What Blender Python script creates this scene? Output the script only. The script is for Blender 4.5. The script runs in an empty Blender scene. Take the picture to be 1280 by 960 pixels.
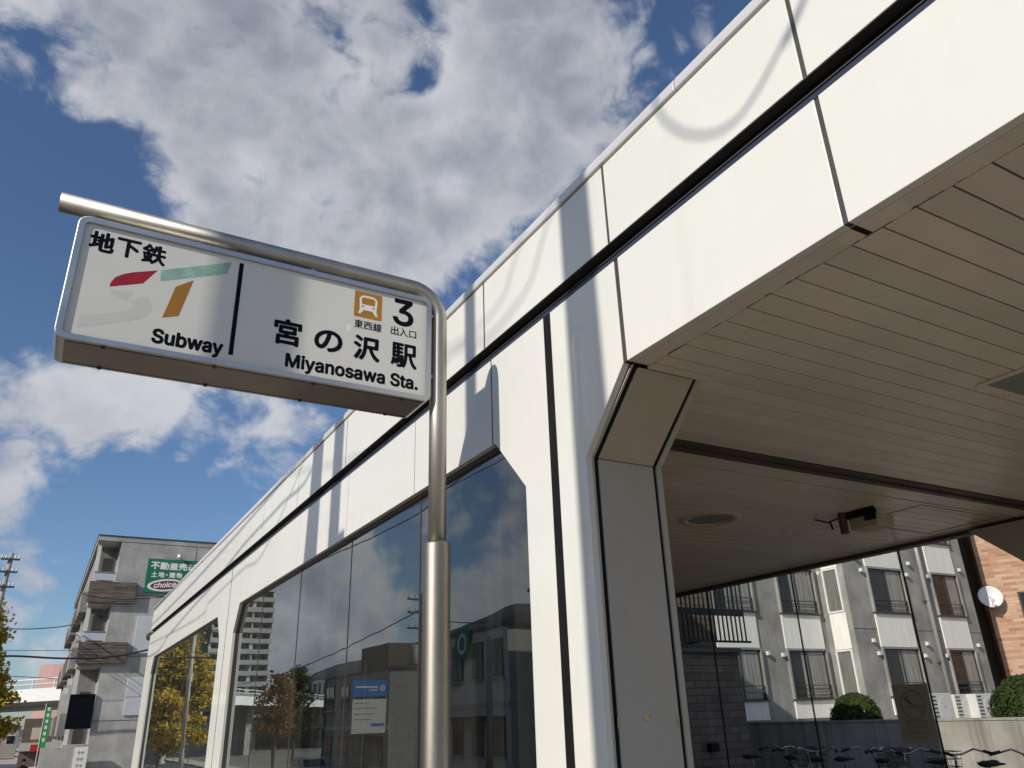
import bpy, bmesh, math, random
from mathutils import Vector, Matrix
random.seed(7)
SC = bpy.context.scene
COL = SC.collection
D = 2.1          # distance camera -> facade plane (m)
EYE = 1.6
# ------------------------------------------------------------------ camera
PITCH, ROLL, YAW, FPX = 0.40636373, -0.03306719, 0.52924005, 971.7
fw = Vector((math.sin(YAW)*math.cos(PITCH), math.cos(YAW)*math.cos(PITCH), math.sin(PITCH)))
r0 = Vector((math.cos(YAW), -math.sin(YAW), 0)); u0 = r0.cross(fw)
rt = math.cos(ROLL)*r0 + math.sin(ROLL)*u0
up = -math.sin(ROLL)*r0 + math.cos(ROLL)*u0
cam = bpy.data.cameras.new('camera'); cam_o = bpy.data.objects.new('camera', cam); COL.objects.link(cam_o)
cam_o.matrix_world = Matrix(((rt.x, up.x, -fw.x, 0), (rt.y, up.y, -fw.y, 0), (rt.z, up.z, -fw.z, EYE), (0, 0, 0, 1)))
cam.sensor_width = 36; cam.lens = 36*FPX/1280; cam.clip_start = 0.05; cam.clip_end = 20000
SC.camera = cam_o
O = Vector((0, 0, EYE))
def ray(u, v): return rt*((u-640)/FPX) + up*((480-v)/FPX) + fw
def at(u, v, ax, val):
    "world point where the sight line of photo pixel (u,v) meets the plane axis=val"
    d = ray(u, v); return O + d*((val-O[ax])/d[ax])
SUN = Vector((0.257, 0.090, -0.156)).normalized()      # direction the light travels

# ------------------------------------------------------------------ materials
def nd(nt, t, **kw):
    n = nt.nodes.new(t)
    for k, v in kw.items(): setattr(n, k, v)
    return n
def mth(nt, op, a, b=None, c=None, clamp=False):
    n = nd(nt, 'ShaderNodeMath', operation=op); n.use_clamp = clamp
    for i, x in enumerate((a, b, c)):
        if x is None: continue
        if isinstance(x, (int, float)): n.inputs[i].default_value = x
        else: nt.links.new(x, n.inputs[i])
    return n.outputs[0]
def mixc(nt, f, a, b, mode='MIX'):
    n = nd(nt, 'ShaderNodeMix', data_type='RGBA', blend_type=mode)
    for s, x in (('Factor', f), ('A', a), ('B', b)):
        i = [k for k in n.inputs if k.name == s and (k.type == ('VALUE' if s == 'Factor' else 'RGBA'))][0]
        if isinstance(x, (int, float)): i.default_value = x
        elif isinstance(x, tuple): i.default_value = (*x[:3], 1)
        else: nt.links.new(x, i)
    return [k for k in n.outputs if k.type == 'RGBA'][0]
def noise(nt, scale, detail=4, rough=.55, vec=None, dist=0):
    n = nd(nt, 'ShaderNodeTexNoise'); n.inputs['Scale'].default_value = scale
    n.inputs['Detail'].default_value = detail; n.inputs['Roughness'].default_value = rough; n.inputs['Distortion'].default_value = dist
    if vec is not None: nt.links.new(vec, n.inputs['Vector'])
    return n.outputs['Fac']
def ramp(nt, f, a, b):
    n = nd(nt, 'ShaderNodeMapRange'); n.interpolation_type = 'SMOOTHSTEP'
    nt.links.new(f, n.inputs[0]); n.inputs[1].default_value = a; n.inputs[2].default_value = b
    return n.outputs[0]
def objco(nt, sc=(1, 1, 1)):
    t = nd(nt, 'ShaderNodeTexCoord'); m = nd(nt, 'ShaderNodeMapping'); m.inputs['Scale'].default_value = sc
    nt.links.new(t.outputs['Object'], m.inputs[0]); return m.outputs[0]
def mat(name, col, rough=.6, metal=0.0, var=.12, vscale=3.0, stretch=(1, 1, 1), bump=0.0, bscale=40, spec=.5, coat=0, fine=.0, rvar=0.0):
    m = bpy.data.materials.new(name); m.use_nodes = True; nt = m.node_tree; b = nt.nodes['Principled BSDF']
    b.inputs['Roughness'].default_value = rough; b.inputs['Metallic'].default_value = metal
    b.inputs['Specular IOR Level'].default_value = spec; b.inputs['Coat Weight'].default_value = coat
    v = objco(nt, stretch)
    f = ramp(nt, noise(nt, vscale, 5, .6, v), .3, .7)
    dark = tuple(c*(1-var) for c in col); lite = tuple(min(1, c*(1+var)) for c in col)
    c = mixc(nt, f, dark, lite)
    if fine:
        g = ramp(nt, noise(nt, vscale*9, 6, .7, v), .35, .75)
        c = mixc(nt, g, c, tuple(x*(1-fine) for x in col))
    nt.links.new(c, b.inputs['Base Color'])
    if rvar:
        nt.links.new(mth(nt, 'ADD', mth(nt, 'MULTIPLY', f, rvar), rough-rvar*.5), b.inputs['Roughness'])
    if bump:
        bp = nd(nt, 'ShaderNodeBump'); bp.inputs['Strength'].default_value = bump; bp.inputs['Distance'].default_value = .02
        nt.links.new(noise(nt, bscale, 4, .6, v), bp.inputs['Height']); nt.links.new(bp.outputs[0], b.inputs['Normal'])
    return m
def brickmat(name, c1, c2, mortar, bw, bh, ms=.012, rough=.8, grime=.35, bias=0):
    m = bpy.data.materials.new(name); m.use_nodes = True; nt = m.node_tree; b = nt.nodes['Principled BSDF']; b.inputs['Roughness'].default_value = rough
    t = nd(nt, 'ShaderNodeTexCoord'); s = nd(nt, 'ShaderNodeSeparateXYZ'); nt.links.new(t.outputs['Object'], s.inputs[0])
    k = nd(nt, 'ShaderNodeCombineXYZ')
    h = mth(nt, 'ADD', s.outputs[0], s.outputs[1])
    nt.links.new(h, k.inputs[0]); nt.links.new(s.outputs[2], k.inputs[1])
    br = nd(nt, 'ShaderNodeTexBrick'); nt.links.new(k.outputs[0], br.inputs[0])
    br.inputs['Color1'].default_value = (*c1, 1); br.inputs['Color2'].default_value = (*c2, 1); br.inputs['Mortar'].default_value = (*mortar, 1)
    br.inputs['Scale'].default_value = 1; br.inputs['Brick Width'].default_value = bw; br.inputs['Row Height'].default_value = bh
    br.inputs['Mortar Size'].default_value = ms; br.inputs['Bias'].default_value = bias
    g = ramp(nt, noise(nt, 1.3, 5, .6, t.outputs['Object']), .3, .7)
    c = mixc(nt, mth(nt, 'MULTIPLY', g, grime), br.outputs[0], (.02, .02, .02))
    nt.links.new(c, b.inputs['Base Color'])
    bp = nd(nt, 'ShaderNodeBump'); bp.inputs['Strength'].default_value = .5; bp.inputs['Distance'].default_value = .01
    nt.links.new(mth(nt, 'SUBTRACT', 1.0, br.outputs['Fac']), bp.inputs['Height']); nt.links.new(bp.outputs[0], b.inputs['Normal'])
    return m
def leafmat(name, c1, c2, c3):
    m = bpy.data.materials.new(name); m.use_nodes = True; nt = m.node_tree; b = nt.nodes['Principled BSDF']; b.inputs['Roughness'].default_value = .6
    b.inputs['Specular IOR Level'].default_value = .25
    co = objco(nt)
    c = mixc(nt, ramp(nt, noise(nt, 1.1, 3, .5, co), .4, .6), c1, c2)
    c = mixc(nt, ramp(nt, noise(nt, 9, 2, .5, co), .52, .72), c, c3)
    nt.links.new(c, b.inputs['Base Color'])
    tr = nd(nt, 'ShaderNodeBsdfTranslucent'); nt.links.new(c, tr.inputs[0])
    ms = nd(nt, 'ShaderNodeMixShader'); ms.inputs[0].default_value = .35
    nt.links.new(b.outputs[0], ms.inputs[1]); nt.links.new(tr.outputs[0], ms.inputs[2])
    nt.links.new(ms.outputs[0], nt.nodes['Material Output'].inputs[0]); return m
def glassmat(name, tint, ior=1.5, gain=1.0, base=0.0, rough=0.0, dust=0):
    m = bpy.data.materials.new(name); m.use_nodes = True; nt = m.node_tree; nt.nodes.remove(nt.nodes['Principled BSDF'])
    tr = nd(nt, 'ShaderNodeBsdfTransparent'); tr.inputs[0].default_value = (*tint, 1)
    gl = nd(nt, 'ShaderNodeBsdfGlossy'); gl.inputs['Roughness'].default_value = rough; gl.inputs[0].default_value = (.92, .97, .95, 1)
    co = objco(nt)
    bp = nd(nt, 'ShaderNodeBump'); bp.inputs['Strength'].default_value = .016; bp.inputs['Distance'].default_value = .05
    nt.links.new(noise(nt, 1.3, 2, .5, co), bp.inputs['Height']); nt.links.new(bp.outputs[0], gl.inputs['Normal'])
    fr = nd(nt, 'ShaderNodeFresnel'); fr.inputs[0].default_value = ior
    ge = nd(nt, 'ShaderNodeNewGeometry')
    f = mth(nt, 'MULTIPLY', mth(nt, 'ADD', mth(nt, 'MULTIPLY', fr.outputs[0], gain), base, clamp=True), mth(nt, 'SUBTRACT', 1.0, ge.outputs['Backfacing']))
    ms = nd(nt, 'ShaderNodeMixShader'); nt.links.new(f, ms.inputs[0]); nt.links.new(tr.outputs[0], ms.inputs[1]); nt.links.new(gl.outputs[0], ms.inputs[2])
    if dust:
        df = nd(nt, 'ShaderNodeBsdfDiffuse'); df.inputs[0].default_value = (.55, .52, .46, 1)
        m2 = nd(nt, 'ShaderNodeMixShader'); dn = ramp(nt, noise(nt, 1, 5, .6, objco(nt, (1, 2.5, .5))), .2, .8)
        nt.links.new(mth(nt, 'MULTIPLY', mth(nt, 'ADD', mth(nt, 'MULTIPLY', dn, dust), dust*.6), mth(nt, 'SUBTRACT', 1.0, ge.outputs['Backfacing'])), m2.inputs[0])
        nt.links.new(ms.outputs[0], m2.inputs[1]); nt.links.new(df.outputs[0], m2.inputs[2]); ms = m2
    nt.links.new(ms.outputs[0], nt.nodes['Material Output'].inputs[0]); return m
def concrete(name, col, streak=.35, fq=10, lo=.42, hi=.60):
    m = bpy.data.materials.new(name); m.use_nodes = True; nt = m.node_tree; b = nt.nodes['Principled BSDF']; b.inputs['Roughness'].default_value = .85
    c = mixc(nt, ramp(nt, noise(nt, .9, 6, .65, objco(nt)), .3, .7), tuple(x*.72 for x in col), tuple(x*1.18 for x in col))
    st = ramp(nt, noise(nt, 1.0, 4, .6, objco(nt, (fq, fq, .3))), lo, hi)
    c = mixc(nt, mth(nt, 'MULTIPLY', st, streak), c, tuple(x*.3 for x in col))
    fi = ramp(nt, noise(nt, 24, 4, .7, objco(nt)), .5, .8)
    c = mixc(nt, mth(nt, 'MULTIPLY', fi, .25), c, tuple(x*.6 for x in col))
    nt.links.new(c, b.inputs['Base Color'])
    bp = nd(nt, 'ShaderNodeBump'); bp.inputs['Strength'].default_value = .25; bp.inputs['Distance'].default_value = .02
    nt.links.new(noise(nt, 18, 5, .6, objco(nt)), bp.inputs['Height']); nt.links.new(bp.outputs[0], b.inputs['Normal']); return m
def planks(name, c1, c2, c3):
    m = bpy.data.materials.new(name); m.use_nodes = True; nt = m.node_tree; b = nt.nodes['Principled BSDF']; b.inputs['Roughness'].default_value = .75
    t = nd(nt, 'ShaderNodeTexCoord'); s = nd(nt, 'ShaderNodeSeparateXYZ'); nt.links.new(t.outputs['Object'], s.inputs[0])
    k = nd(nt, 'ShaderNodeCombineXYZ'); nt.links.new(mth(nt, 'ADD', s.outputs[0], s.outputs[1]), k.inputs[0]); nt.links.new(s.outputs[2], k.inputs[1])
    br = nd(nt, 'ShaderNodeTexBrick'); nt.links.new(k.outputs[0], br.inputs[0])
    br.inputs['Color1'].default_value = (*c1, 1); br.inputs['Color2'].default_value = (*c2, 1); br.inputs['Mortar'].default_value = (.02, .016, .012, 1)
    br.inputs['Scale'].default_value = 1; br.inputs['Brick Width'].default_value = .9; br.inputs['Row Height'].default_value = .14; br.inputs['Mortar Size'].default_value = .008
    c = mixc(nt, ramp(nt, noise(nt, 2, 6, .7, objco(nt, (1, 1, 12))), .4, .7), br.outputs[0], c3)
    nt.links.new(c, b.inputs['Base Color']); return m

M = {}
M['panel'] = mat('white_enamel_panel', (.74, .725, .665), .32, var=.022, vscale=1.2, coat=.25, stretch=(1, 1, .5), fine=.03)
def weather(m, amt):
    nt_ = m.node_tree; b = nt_.nodes['Principled BSDF']; src = b.inputs['Base Color'].links[0].from_socket
    st = ramp(nt_, noise(nt_, 1, 6, .65, objco(nt_, (5, 5, .25))), .52, .85)
    nt_.links.new(mixc(nt_, mth(nt_, 'MULTIPLY', st, amt), src, (.36, .33, .27)), b.inputs['Base Color'])
    bp = nd(nt_, 'ShaderNodeBump'); bp.inputs['Strength'].default_value = .05; bp.inputs['Distance'].default_value = .08
    nt_.links.new(noise(nt_, 1.6, 2, .5, objco(nt_)), bp.inputs['Height']); nt_.links.new(bp.outputs[0], b.inputs['Normal']); nt_.links.new(bp.outputs[0], b.inputs['Coat Normal'])
weather(M['panel'], .16)
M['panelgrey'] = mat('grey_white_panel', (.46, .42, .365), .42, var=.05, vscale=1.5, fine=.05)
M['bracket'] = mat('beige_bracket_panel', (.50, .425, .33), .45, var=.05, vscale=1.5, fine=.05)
def boardmat():
    m = mat('painted_soffit_boards', (.82, .725, .60), .33, var=.07, vscale=.8, fine=.05, rvar=.14)
    nt_ = m.node_tree; b = nt_.nodes['Principled BSDF']; src = b.inputs['Base Color'].links[0].from_socket
    t = nd(nt_, 'ShaderNodeTexCoord'); sp = nd(nt_, 'ShaderNodeSeparateXYZ'); nt_.links.new(t.outputs['Object'], sp.inputs[0])
    fl_ = mth(nt_, 'FLOOR', mth(nt_, 'DIVIDE', mth(nt_, 'SUBTRACT', sp.outputs[1], .4325*D), .06*D))
    wn = nd(nt_, 'ShaderNodeTexWhiteNoise', noise_dimensions='1D'); nt_.links.new(fl_, wn.inputs['W'])
    k = mth(nt_, 'ADD', mth(nt_, 'MULTIPLY', wn.outputs['Value'], .12), .88)
    st = ramp(nt_, noise(nt_, 1, 5, .65, objco(nt_, (.7, 9, 1))), .58, .8)
    k = mth(nt_, 'SUBTRACT', k, mth(nt_, 'MULTIPLY', st, .14))
    cc = nd(nt_, 'ShaderNodeCombineColor')
    for i in range(3): nt_.links.new(k, cc.inputs[i])
    nt_.links.new(mixc(nt_, 1.0, src, cc.outputs[0], 'MULTIPLY'), b.inputs['Base Color']); return m
M['soffit'] = boardmat()
M['black'] = mat('black_rubber_joint', (.010, .010, .011), .6, var=.2, spec=.15)
M['joint'] = mat('dark_sealant', (.05, .047, .043), .7, var=.2)
M['flash'] = mat('dark_blue_flashing', (.030, .036, .058), .4, metal=0, spec=.3, var=.15, vscale=2)
M['coping'] = mat('aluminium_coping', (.66, .655, .64), .38, metal=.25, var=.05, stretch=(1, 1, 1), vscale=.8)
M['rail'] = mat('brown_track', (.075, .055, .040), .5, var=.2)
M['steel'] = mat('brushed_stainless', (.40, .375, .335), .46, metal=1, var=.12, vscale=3, stretch=(1, 1, .3), rvar=.06)
M['steelbox'] = mat('stainless_sign_frame', (.60, .58, .55), .36, metal=1, var=.05, vscale=4, rvar=.08)
M['signface'] = mat('acrylic_sign_face', (.66, .645, .60), .34, var=.025, vscale=1.1, fine=.03)
M['ink'] = mat('black_lettering', (.006, .007, .011), .5, var=.1, spec=.05)
M['sleeve'] = mat('stained_steel_sleeve', (.26, .24, .205), .50, metal=1, var=.22, vscale=4, stretch=(1, 1, .25), fine=.15)
M['under'] = mat('sign_base_reflection_tint', (.30, .255, .21), .42, metal=1, var=.12, vscale=3)  # darker brown than the frame steel: dull ground reflection put into the colour
M['red'] = mat('faded_red_film', (.33, .012, .022), .4, var=.1, vscale=14)
M['green'] = mat('faded_green_film', (.28, .46, .385), .45, var=.24, vscale=16, fine=.2)
M['ochre'] = mat('ochre_film', (.34, .155, .016), .4, var=.08)
M['ghost'] = mat('worn_off_film', (.575, .565, .53), .4, var=.02)
M['icon'] = mat('orange_icon_film', (.42, .19, .018), .4, var=.06)
M['white'] = mat('white_film', (.80, .79, .76), .4, var=.02)
M['winglass'] = glassmat('shop_window_glass', (.50, .50, .48), 1.5, 1.65, .07, dust=.02)
M['clear'] = glassmat('clear_screen_glass', (.95, .955, .95), 1.5, .8, .0)
M['interior'] = mat('dark_interior', (.07, .065, .06), .7, var=.2)
M['frame'] = mat('bronze_window_frame', (.07, .062, .055), .45, metal=.3, var=.1)
M['patch'] = mat('yellowed_adhesive', (.56, .46, .25), .8, var=.25, vscale=30)
M['concrete'] = concrete('fair_faced_concrete', (.42, .412, .39), .07)
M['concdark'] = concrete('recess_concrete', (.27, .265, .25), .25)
M['retain'] = concrete('stained_retaining_wall', (.40, .385, .335), .72, 4.5, .40, .78)
M['apt_grey'] = concrete('apartment_grey_render', (.33, .318, .288), .10)
M['apt_white'] = mat('apartment_white_panel', (.83, .81, .74), .6, var=.06, vscale=2, stretch=(3, 3, .4))
M['aptglass'] = glassmat('apartment_window_glass', (.8, .8, .78), 1.5, .55, .02)
M['curtain'] = mat('curtain', (.45, .44, .42), .9, var=.3, vscale=3, stretch=(9, 9, .3))
M['darkroom'] = mat('dark_room', (.035, .035, .035), .8, var=.2)
M['whiteframe'] = mat('white_window_frame', (.75, .75, .73), .4, var=.04)
M['pipe'] = mat('zinc_drain_pipe', (.68, .69, .70), .35, metal=.7, var=.06)
M['lampw'] = mat('lamp_white', (.70, .70, .67), .4, var=.06)
M['orangebrick'] = brickmat('orange_brick_tile', (.42, .195, .112), (.66, .44, .30), (.45, .33, .24), .50, .125, .010, grime=.12)
M['darkbrick'] = brickmat('dark_brick', (.18, .135, .095), (.26, .20, .145), (.08, .068, .055), .40, .135, .008)
M['iron'] = mat('black_iron', (.015, .014, .014), .5, metal=.4, var=.2)
M['wood'] = planks('weathered_cladding', (.13, .09, .066), (.055, .04, .034), (.21, .175, .15))
M['signgreen'] = mat('green_signboard', (.012, .165, .09), .45, var=.06)
M['maroon'] = mat('maroon_emblem', (.17, .012, .035), .45, var=.06)
M['blank'] = mat('blank_pale_panel', (.55, .56, .60), .5, var=.05)
M['blackbox'] = mat('black_panel', (.004, .005, .010), .5, var=.2, spec=.1)
M['pinkw'] = mat('pink_render', (.45, .275, .255), .8, var=.05)
M['girder'] = mat('pale_girder', (.70, .70, .67), .6, var=.08, stretch=(.2, .2, 3))
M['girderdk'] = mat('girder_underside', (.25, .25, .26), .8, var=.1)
M['bark'] = mat('bark', (.13, .105, .08), .9, var=.35, vscale=6, bump=.5)
M['ginkgo'] = leafmat('ginkgo_leaves', (.60, .40, .035), (.46, .36, .045), (.22, .24, .045))
M['orangeleaf'] = leafmat('autumn_orange_leaves', (.36, .15, .03), (.25, .14, .03), (.12, .11, .03))
M['greenleaf'] = leafmat('hedge_leaves', (.055, .085, .02), (.085, .11, .028), (.030, .05, .012))
M['asphalt'] = mat('asphalt', (.055, .055, .058), .85, var=.2, vscale=1.5, bump=.4, bscale=120, fine=.2)
M['paving'] = brickmat('concrete_paving', (.52, .465, .385), (.47, .415, .345), (.30, .265, .22), .3, .3, .006)
M['kerb'] = concrete('kerb_stone', (.38, .37, .35), .2)
M['ground'] = mat('open_ground', (.17, .16, .13), .9, var=.25, vscale=.2)
M['paint'] = mat('road_paint', (.70, .70, .68), .7, var=.1, vscale=8)
M['pole'] = concrete('pole_concrete', (.36, .34, .31), .25)
M['cable'] = mat('black_cable', (.018, .018, .02), .5, var=.1)
M['greyblue'] = mat('grey_cladding', (.29, .285, .265), .7, var=.12)
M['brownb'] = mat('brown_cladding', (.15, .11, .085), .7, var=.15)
M['whiteb'] = mat('white_render', (.70, .69, .65), .7, var=.05)
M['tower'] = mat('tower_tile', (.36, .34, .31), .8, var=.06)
M['towerdk'] = mat('tower_shade_tone', (.13, .13, .135), .8, var=.06)  # darker tower tone: shade of the side wall put into the colour
M['balc'] = mat('balcony_front', (.50, .49, .46), .7, var=.05)
M['blue'] = mat('blue_sign', (.02, .20, .55), .4, var=.05)
M['poster'] = mat('poster_back', (.34, .29, .235), .8, var=.05)
M['posterink'] = mat('poster_show_through', (.235, .198, .16), .8, var=.05)
M['diff'] = mat('lamp_diffuser', (.25, .25, .235), .5, var=.03)
M['diffring'] = mat('lamp_ring', (.62, .51, .36), .4, var=.15, vscale=20)
M['acw'] = mat('air_conditioner_casing', (.64, .63, .59), .5, var=.04)
M['brickor'] = None
M['dish'] = mat('dish_white', (.78, .78, .76), .4, var=.03)
M['tyre'] = mat('tyre_rubber', (.02, .02, .02), .8, var=.2)
M['chrome'] = mat('chrome', (.40, .40, .40), .28, metal=1, var=.04)
M['carw'] = mat('car_white_paint', (.75, .75, .75), .25, var=.02, coat=.6)
M['carglass'] = mat('car_glass', (.02, .022, .025), .08, var=.1)
M['carsil'] = mat('car_silver_paint', (.45, .46, .48), .3, metal=.5, var=.02, coat=.5)
M['cloth'] = mat('dark_clothing', (.02, .02, .024), .9, var=.2)
M['skin'] = mat('skin', (.50, .32, .24), .6, var=.05)
M['hair'] = mat('black_hair', (.012, .010, .009), .5, var=.1)
M['flag'] = mat('green_flag_cloth', (.02, .32, .09), .8, var=.1)
M['redsign'] = mat('red_sign', (.50, .02, .035), .5, var=.05)
M['cream'] = mat('cream_sign', (.66, .57, .42), .6, var=.05)
M['bikeframe'] = [mat('bicycle_paint_%s' % n, c, .3, metal=.2, var=.03, coat=.4) for n, c in (('black', (.02, .02, .022)), ('silver', (.42, .43, .44)), ('navy', (.02, .03, .08)), ('wine', (.17, .02, .03)))]
M['leafmount'] = None

# ------------------------------------------------------------------ mesh building
class MB:
    def __init__(s): s.v = []; s.f = []
    def add(s, vs, fs):
        n = len(s.v); s.v += [tuple(x) for x in vs]; s.f += [tuple(i+n for i in q) for q in fs]; return s
    def box(s, a, b):
        x0, y0, z0 = [min(a[i], b[i]) for i in range(3)]; x1, y1, z1 = [max(a[i], b[i]) for i in range(3)]
        return s.add([(x0, y0, z0), (x1, y0, z0), (x1, y1, z0), (x0, y1, z0), (x0, y0, z1), (x1, y0, z1), (x1, y1, z1), (x0, y1, z1)],
                     [(0, 3, 2, 1), (4, 5, 6, 7), (0, 1, 5, 4), (1, 2, 6, 5), (2, 3, 7, 6), (3, 0, 4, 7)])
    def prism(s, poly, ax, a, b):
        "polygon in the two other axes (in xyz order), extruded along ax from a to b"
        o = [i for i in range(3) if i != ax]; n = len(poly); vs = []
        for t in (a, b):
            for p in poly:
                q = [0, 0, 0]; q[ax] = t; q[o[0]] = p[0]; q[o[1]] = p[1]; vs.append(q)
        return s.add(vs, [tuple(range(n-1, -1, -1)), tuple(range(n, 2*n))] + [(i, (i+1) % n, (i+1) % n+n, i+n) for i in range(n)])
    def tube(s, pts, r, n=12, cap=True):
        pts = [Vector(p) for p in pts]; rs = r if isinstance(r, (list, tuple)) else [r]*len(pts); base = len(s.v); ref = None
        for i, p in enumerate(pts):
            t = (pts[min(i+1, len(pts)-1)]-pts[max(i-1, 0)]).normalized()
            if ref is None: ref = Vector((0, 0, 1)) if abs(t.z) < .9 else Vector((1, 0, 0))
            a = (ref - t*ref.dot(t)).normalized(); ref = a; b = t.cross(a)
            for k in range(n):
                w = 2*math.pi*k/n; s.v.append(tuple(p + (a*math.cos(w)+b*math.sin(w))*rs[i]))
        for i in range(len(pts)-1):
            for k in range(n):
                j = base+i*n; s.f.append((j+k, j+(k+1) % n, j+n+(k+1) % n, j+n+k))
        if cap:
            s.f.append(tuple(base+k for k in range(n-1, -1, -1))); s.f.append(tuple(base+(len(pts)-1)*n+k for k in range(n)))
        return s
    def lathe(s, prof, c, n=24, ax=2):
        base = len(s.v)
        for r, h in prof:
            for k in range(n):
                w = 2*math.pi*k/n; q = [r*math.cos(w), r*math.sin(w), h]
                if ax == 1: q = [q[0], q[2], q[1]]
                if ax == 0: q = [q[2], q[0], q[1]]
                s.v.append((c[0]+q[0], c[1]+q[1], c[2]+q[2]))
        for i in range(len(prof)-1):
            for k in range(n):
                j = base+i*n; s.f.append((j+k, j+(k+1) % n, j+n+(k+1) % n, j+n+k))
        return s
    def build(s, name, m, parent=None, smooth=False, bevel=0, seg=2):
        me = bpy.data.meshes.new(name); me.from_pydata(s.v, [], s.f)
        bm = bmesh.new(); bm.from_mesh(me); bmesh.ops.recalc_face_normals(bm, faces=bm.faces); bm.to_mesh(me); bm.free()
        me.update(); ob = bpy.data.objects.new(name, me); COL.objects.link(ob)
        if m: me.materials.append(m)
        if smooth:
            for p in me.polygons: p.use_smooth = True
        if bevel:
            b = ob.modifiers.new('bevel', 'BEVEL'); b.width = bevel; b.segments = seg; b.limit_method = 'ANGLE'; b.angle_limit = math.radians(40)
        if parent:
            ob.parent = parent; ob.matrix_parent_inverse = Matrix.Translation(parent.location).inverted() if parent.type == 'EMPTY' else Matrix.Identity(4)
        return ob
def tag(o, label, cat, group=None, kind=None):
    if label: o['label'] = label
    if cat: o['category'] = cat
    if group: o['group'] = group
    if kind: o['kind'] = kind
    return o
def thing(name, loc, label, cat, group=None):
    o = bpy.data.objects.new(name, None); COL.objects.link(o); o.location = loc; o.empty_display_size = .2
    return tag(o, label, cat, group)
def sub(mb, name, m, part, **k):
    "a sub-part: child of a part that itself sits at the world origin of its thing"
    ob = mb.build(name, m, None, **k); ob.parent = part
    ob.matrix_parent_inverse = (part.matrix_parent_inverse.inverted() if False else Matrix.Identity(4))
    # part's world matrix is identity (its mesh is in world coordinates), so the child needs no offset
    return ob
def copy_tree(o, parent=None):
    c = o.copy(); COL.objects.link(c)
    if parent: c.parent = parent; c.matrix_parent_inverse = o.matrix_parent_inverse.copy()
    for ch in o.children: copy_tree(ch, c)
    return c
def structure(mb, name, m, **k): return tag(mb.build(name, m, **k), None, None, kind='structure')
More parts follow.
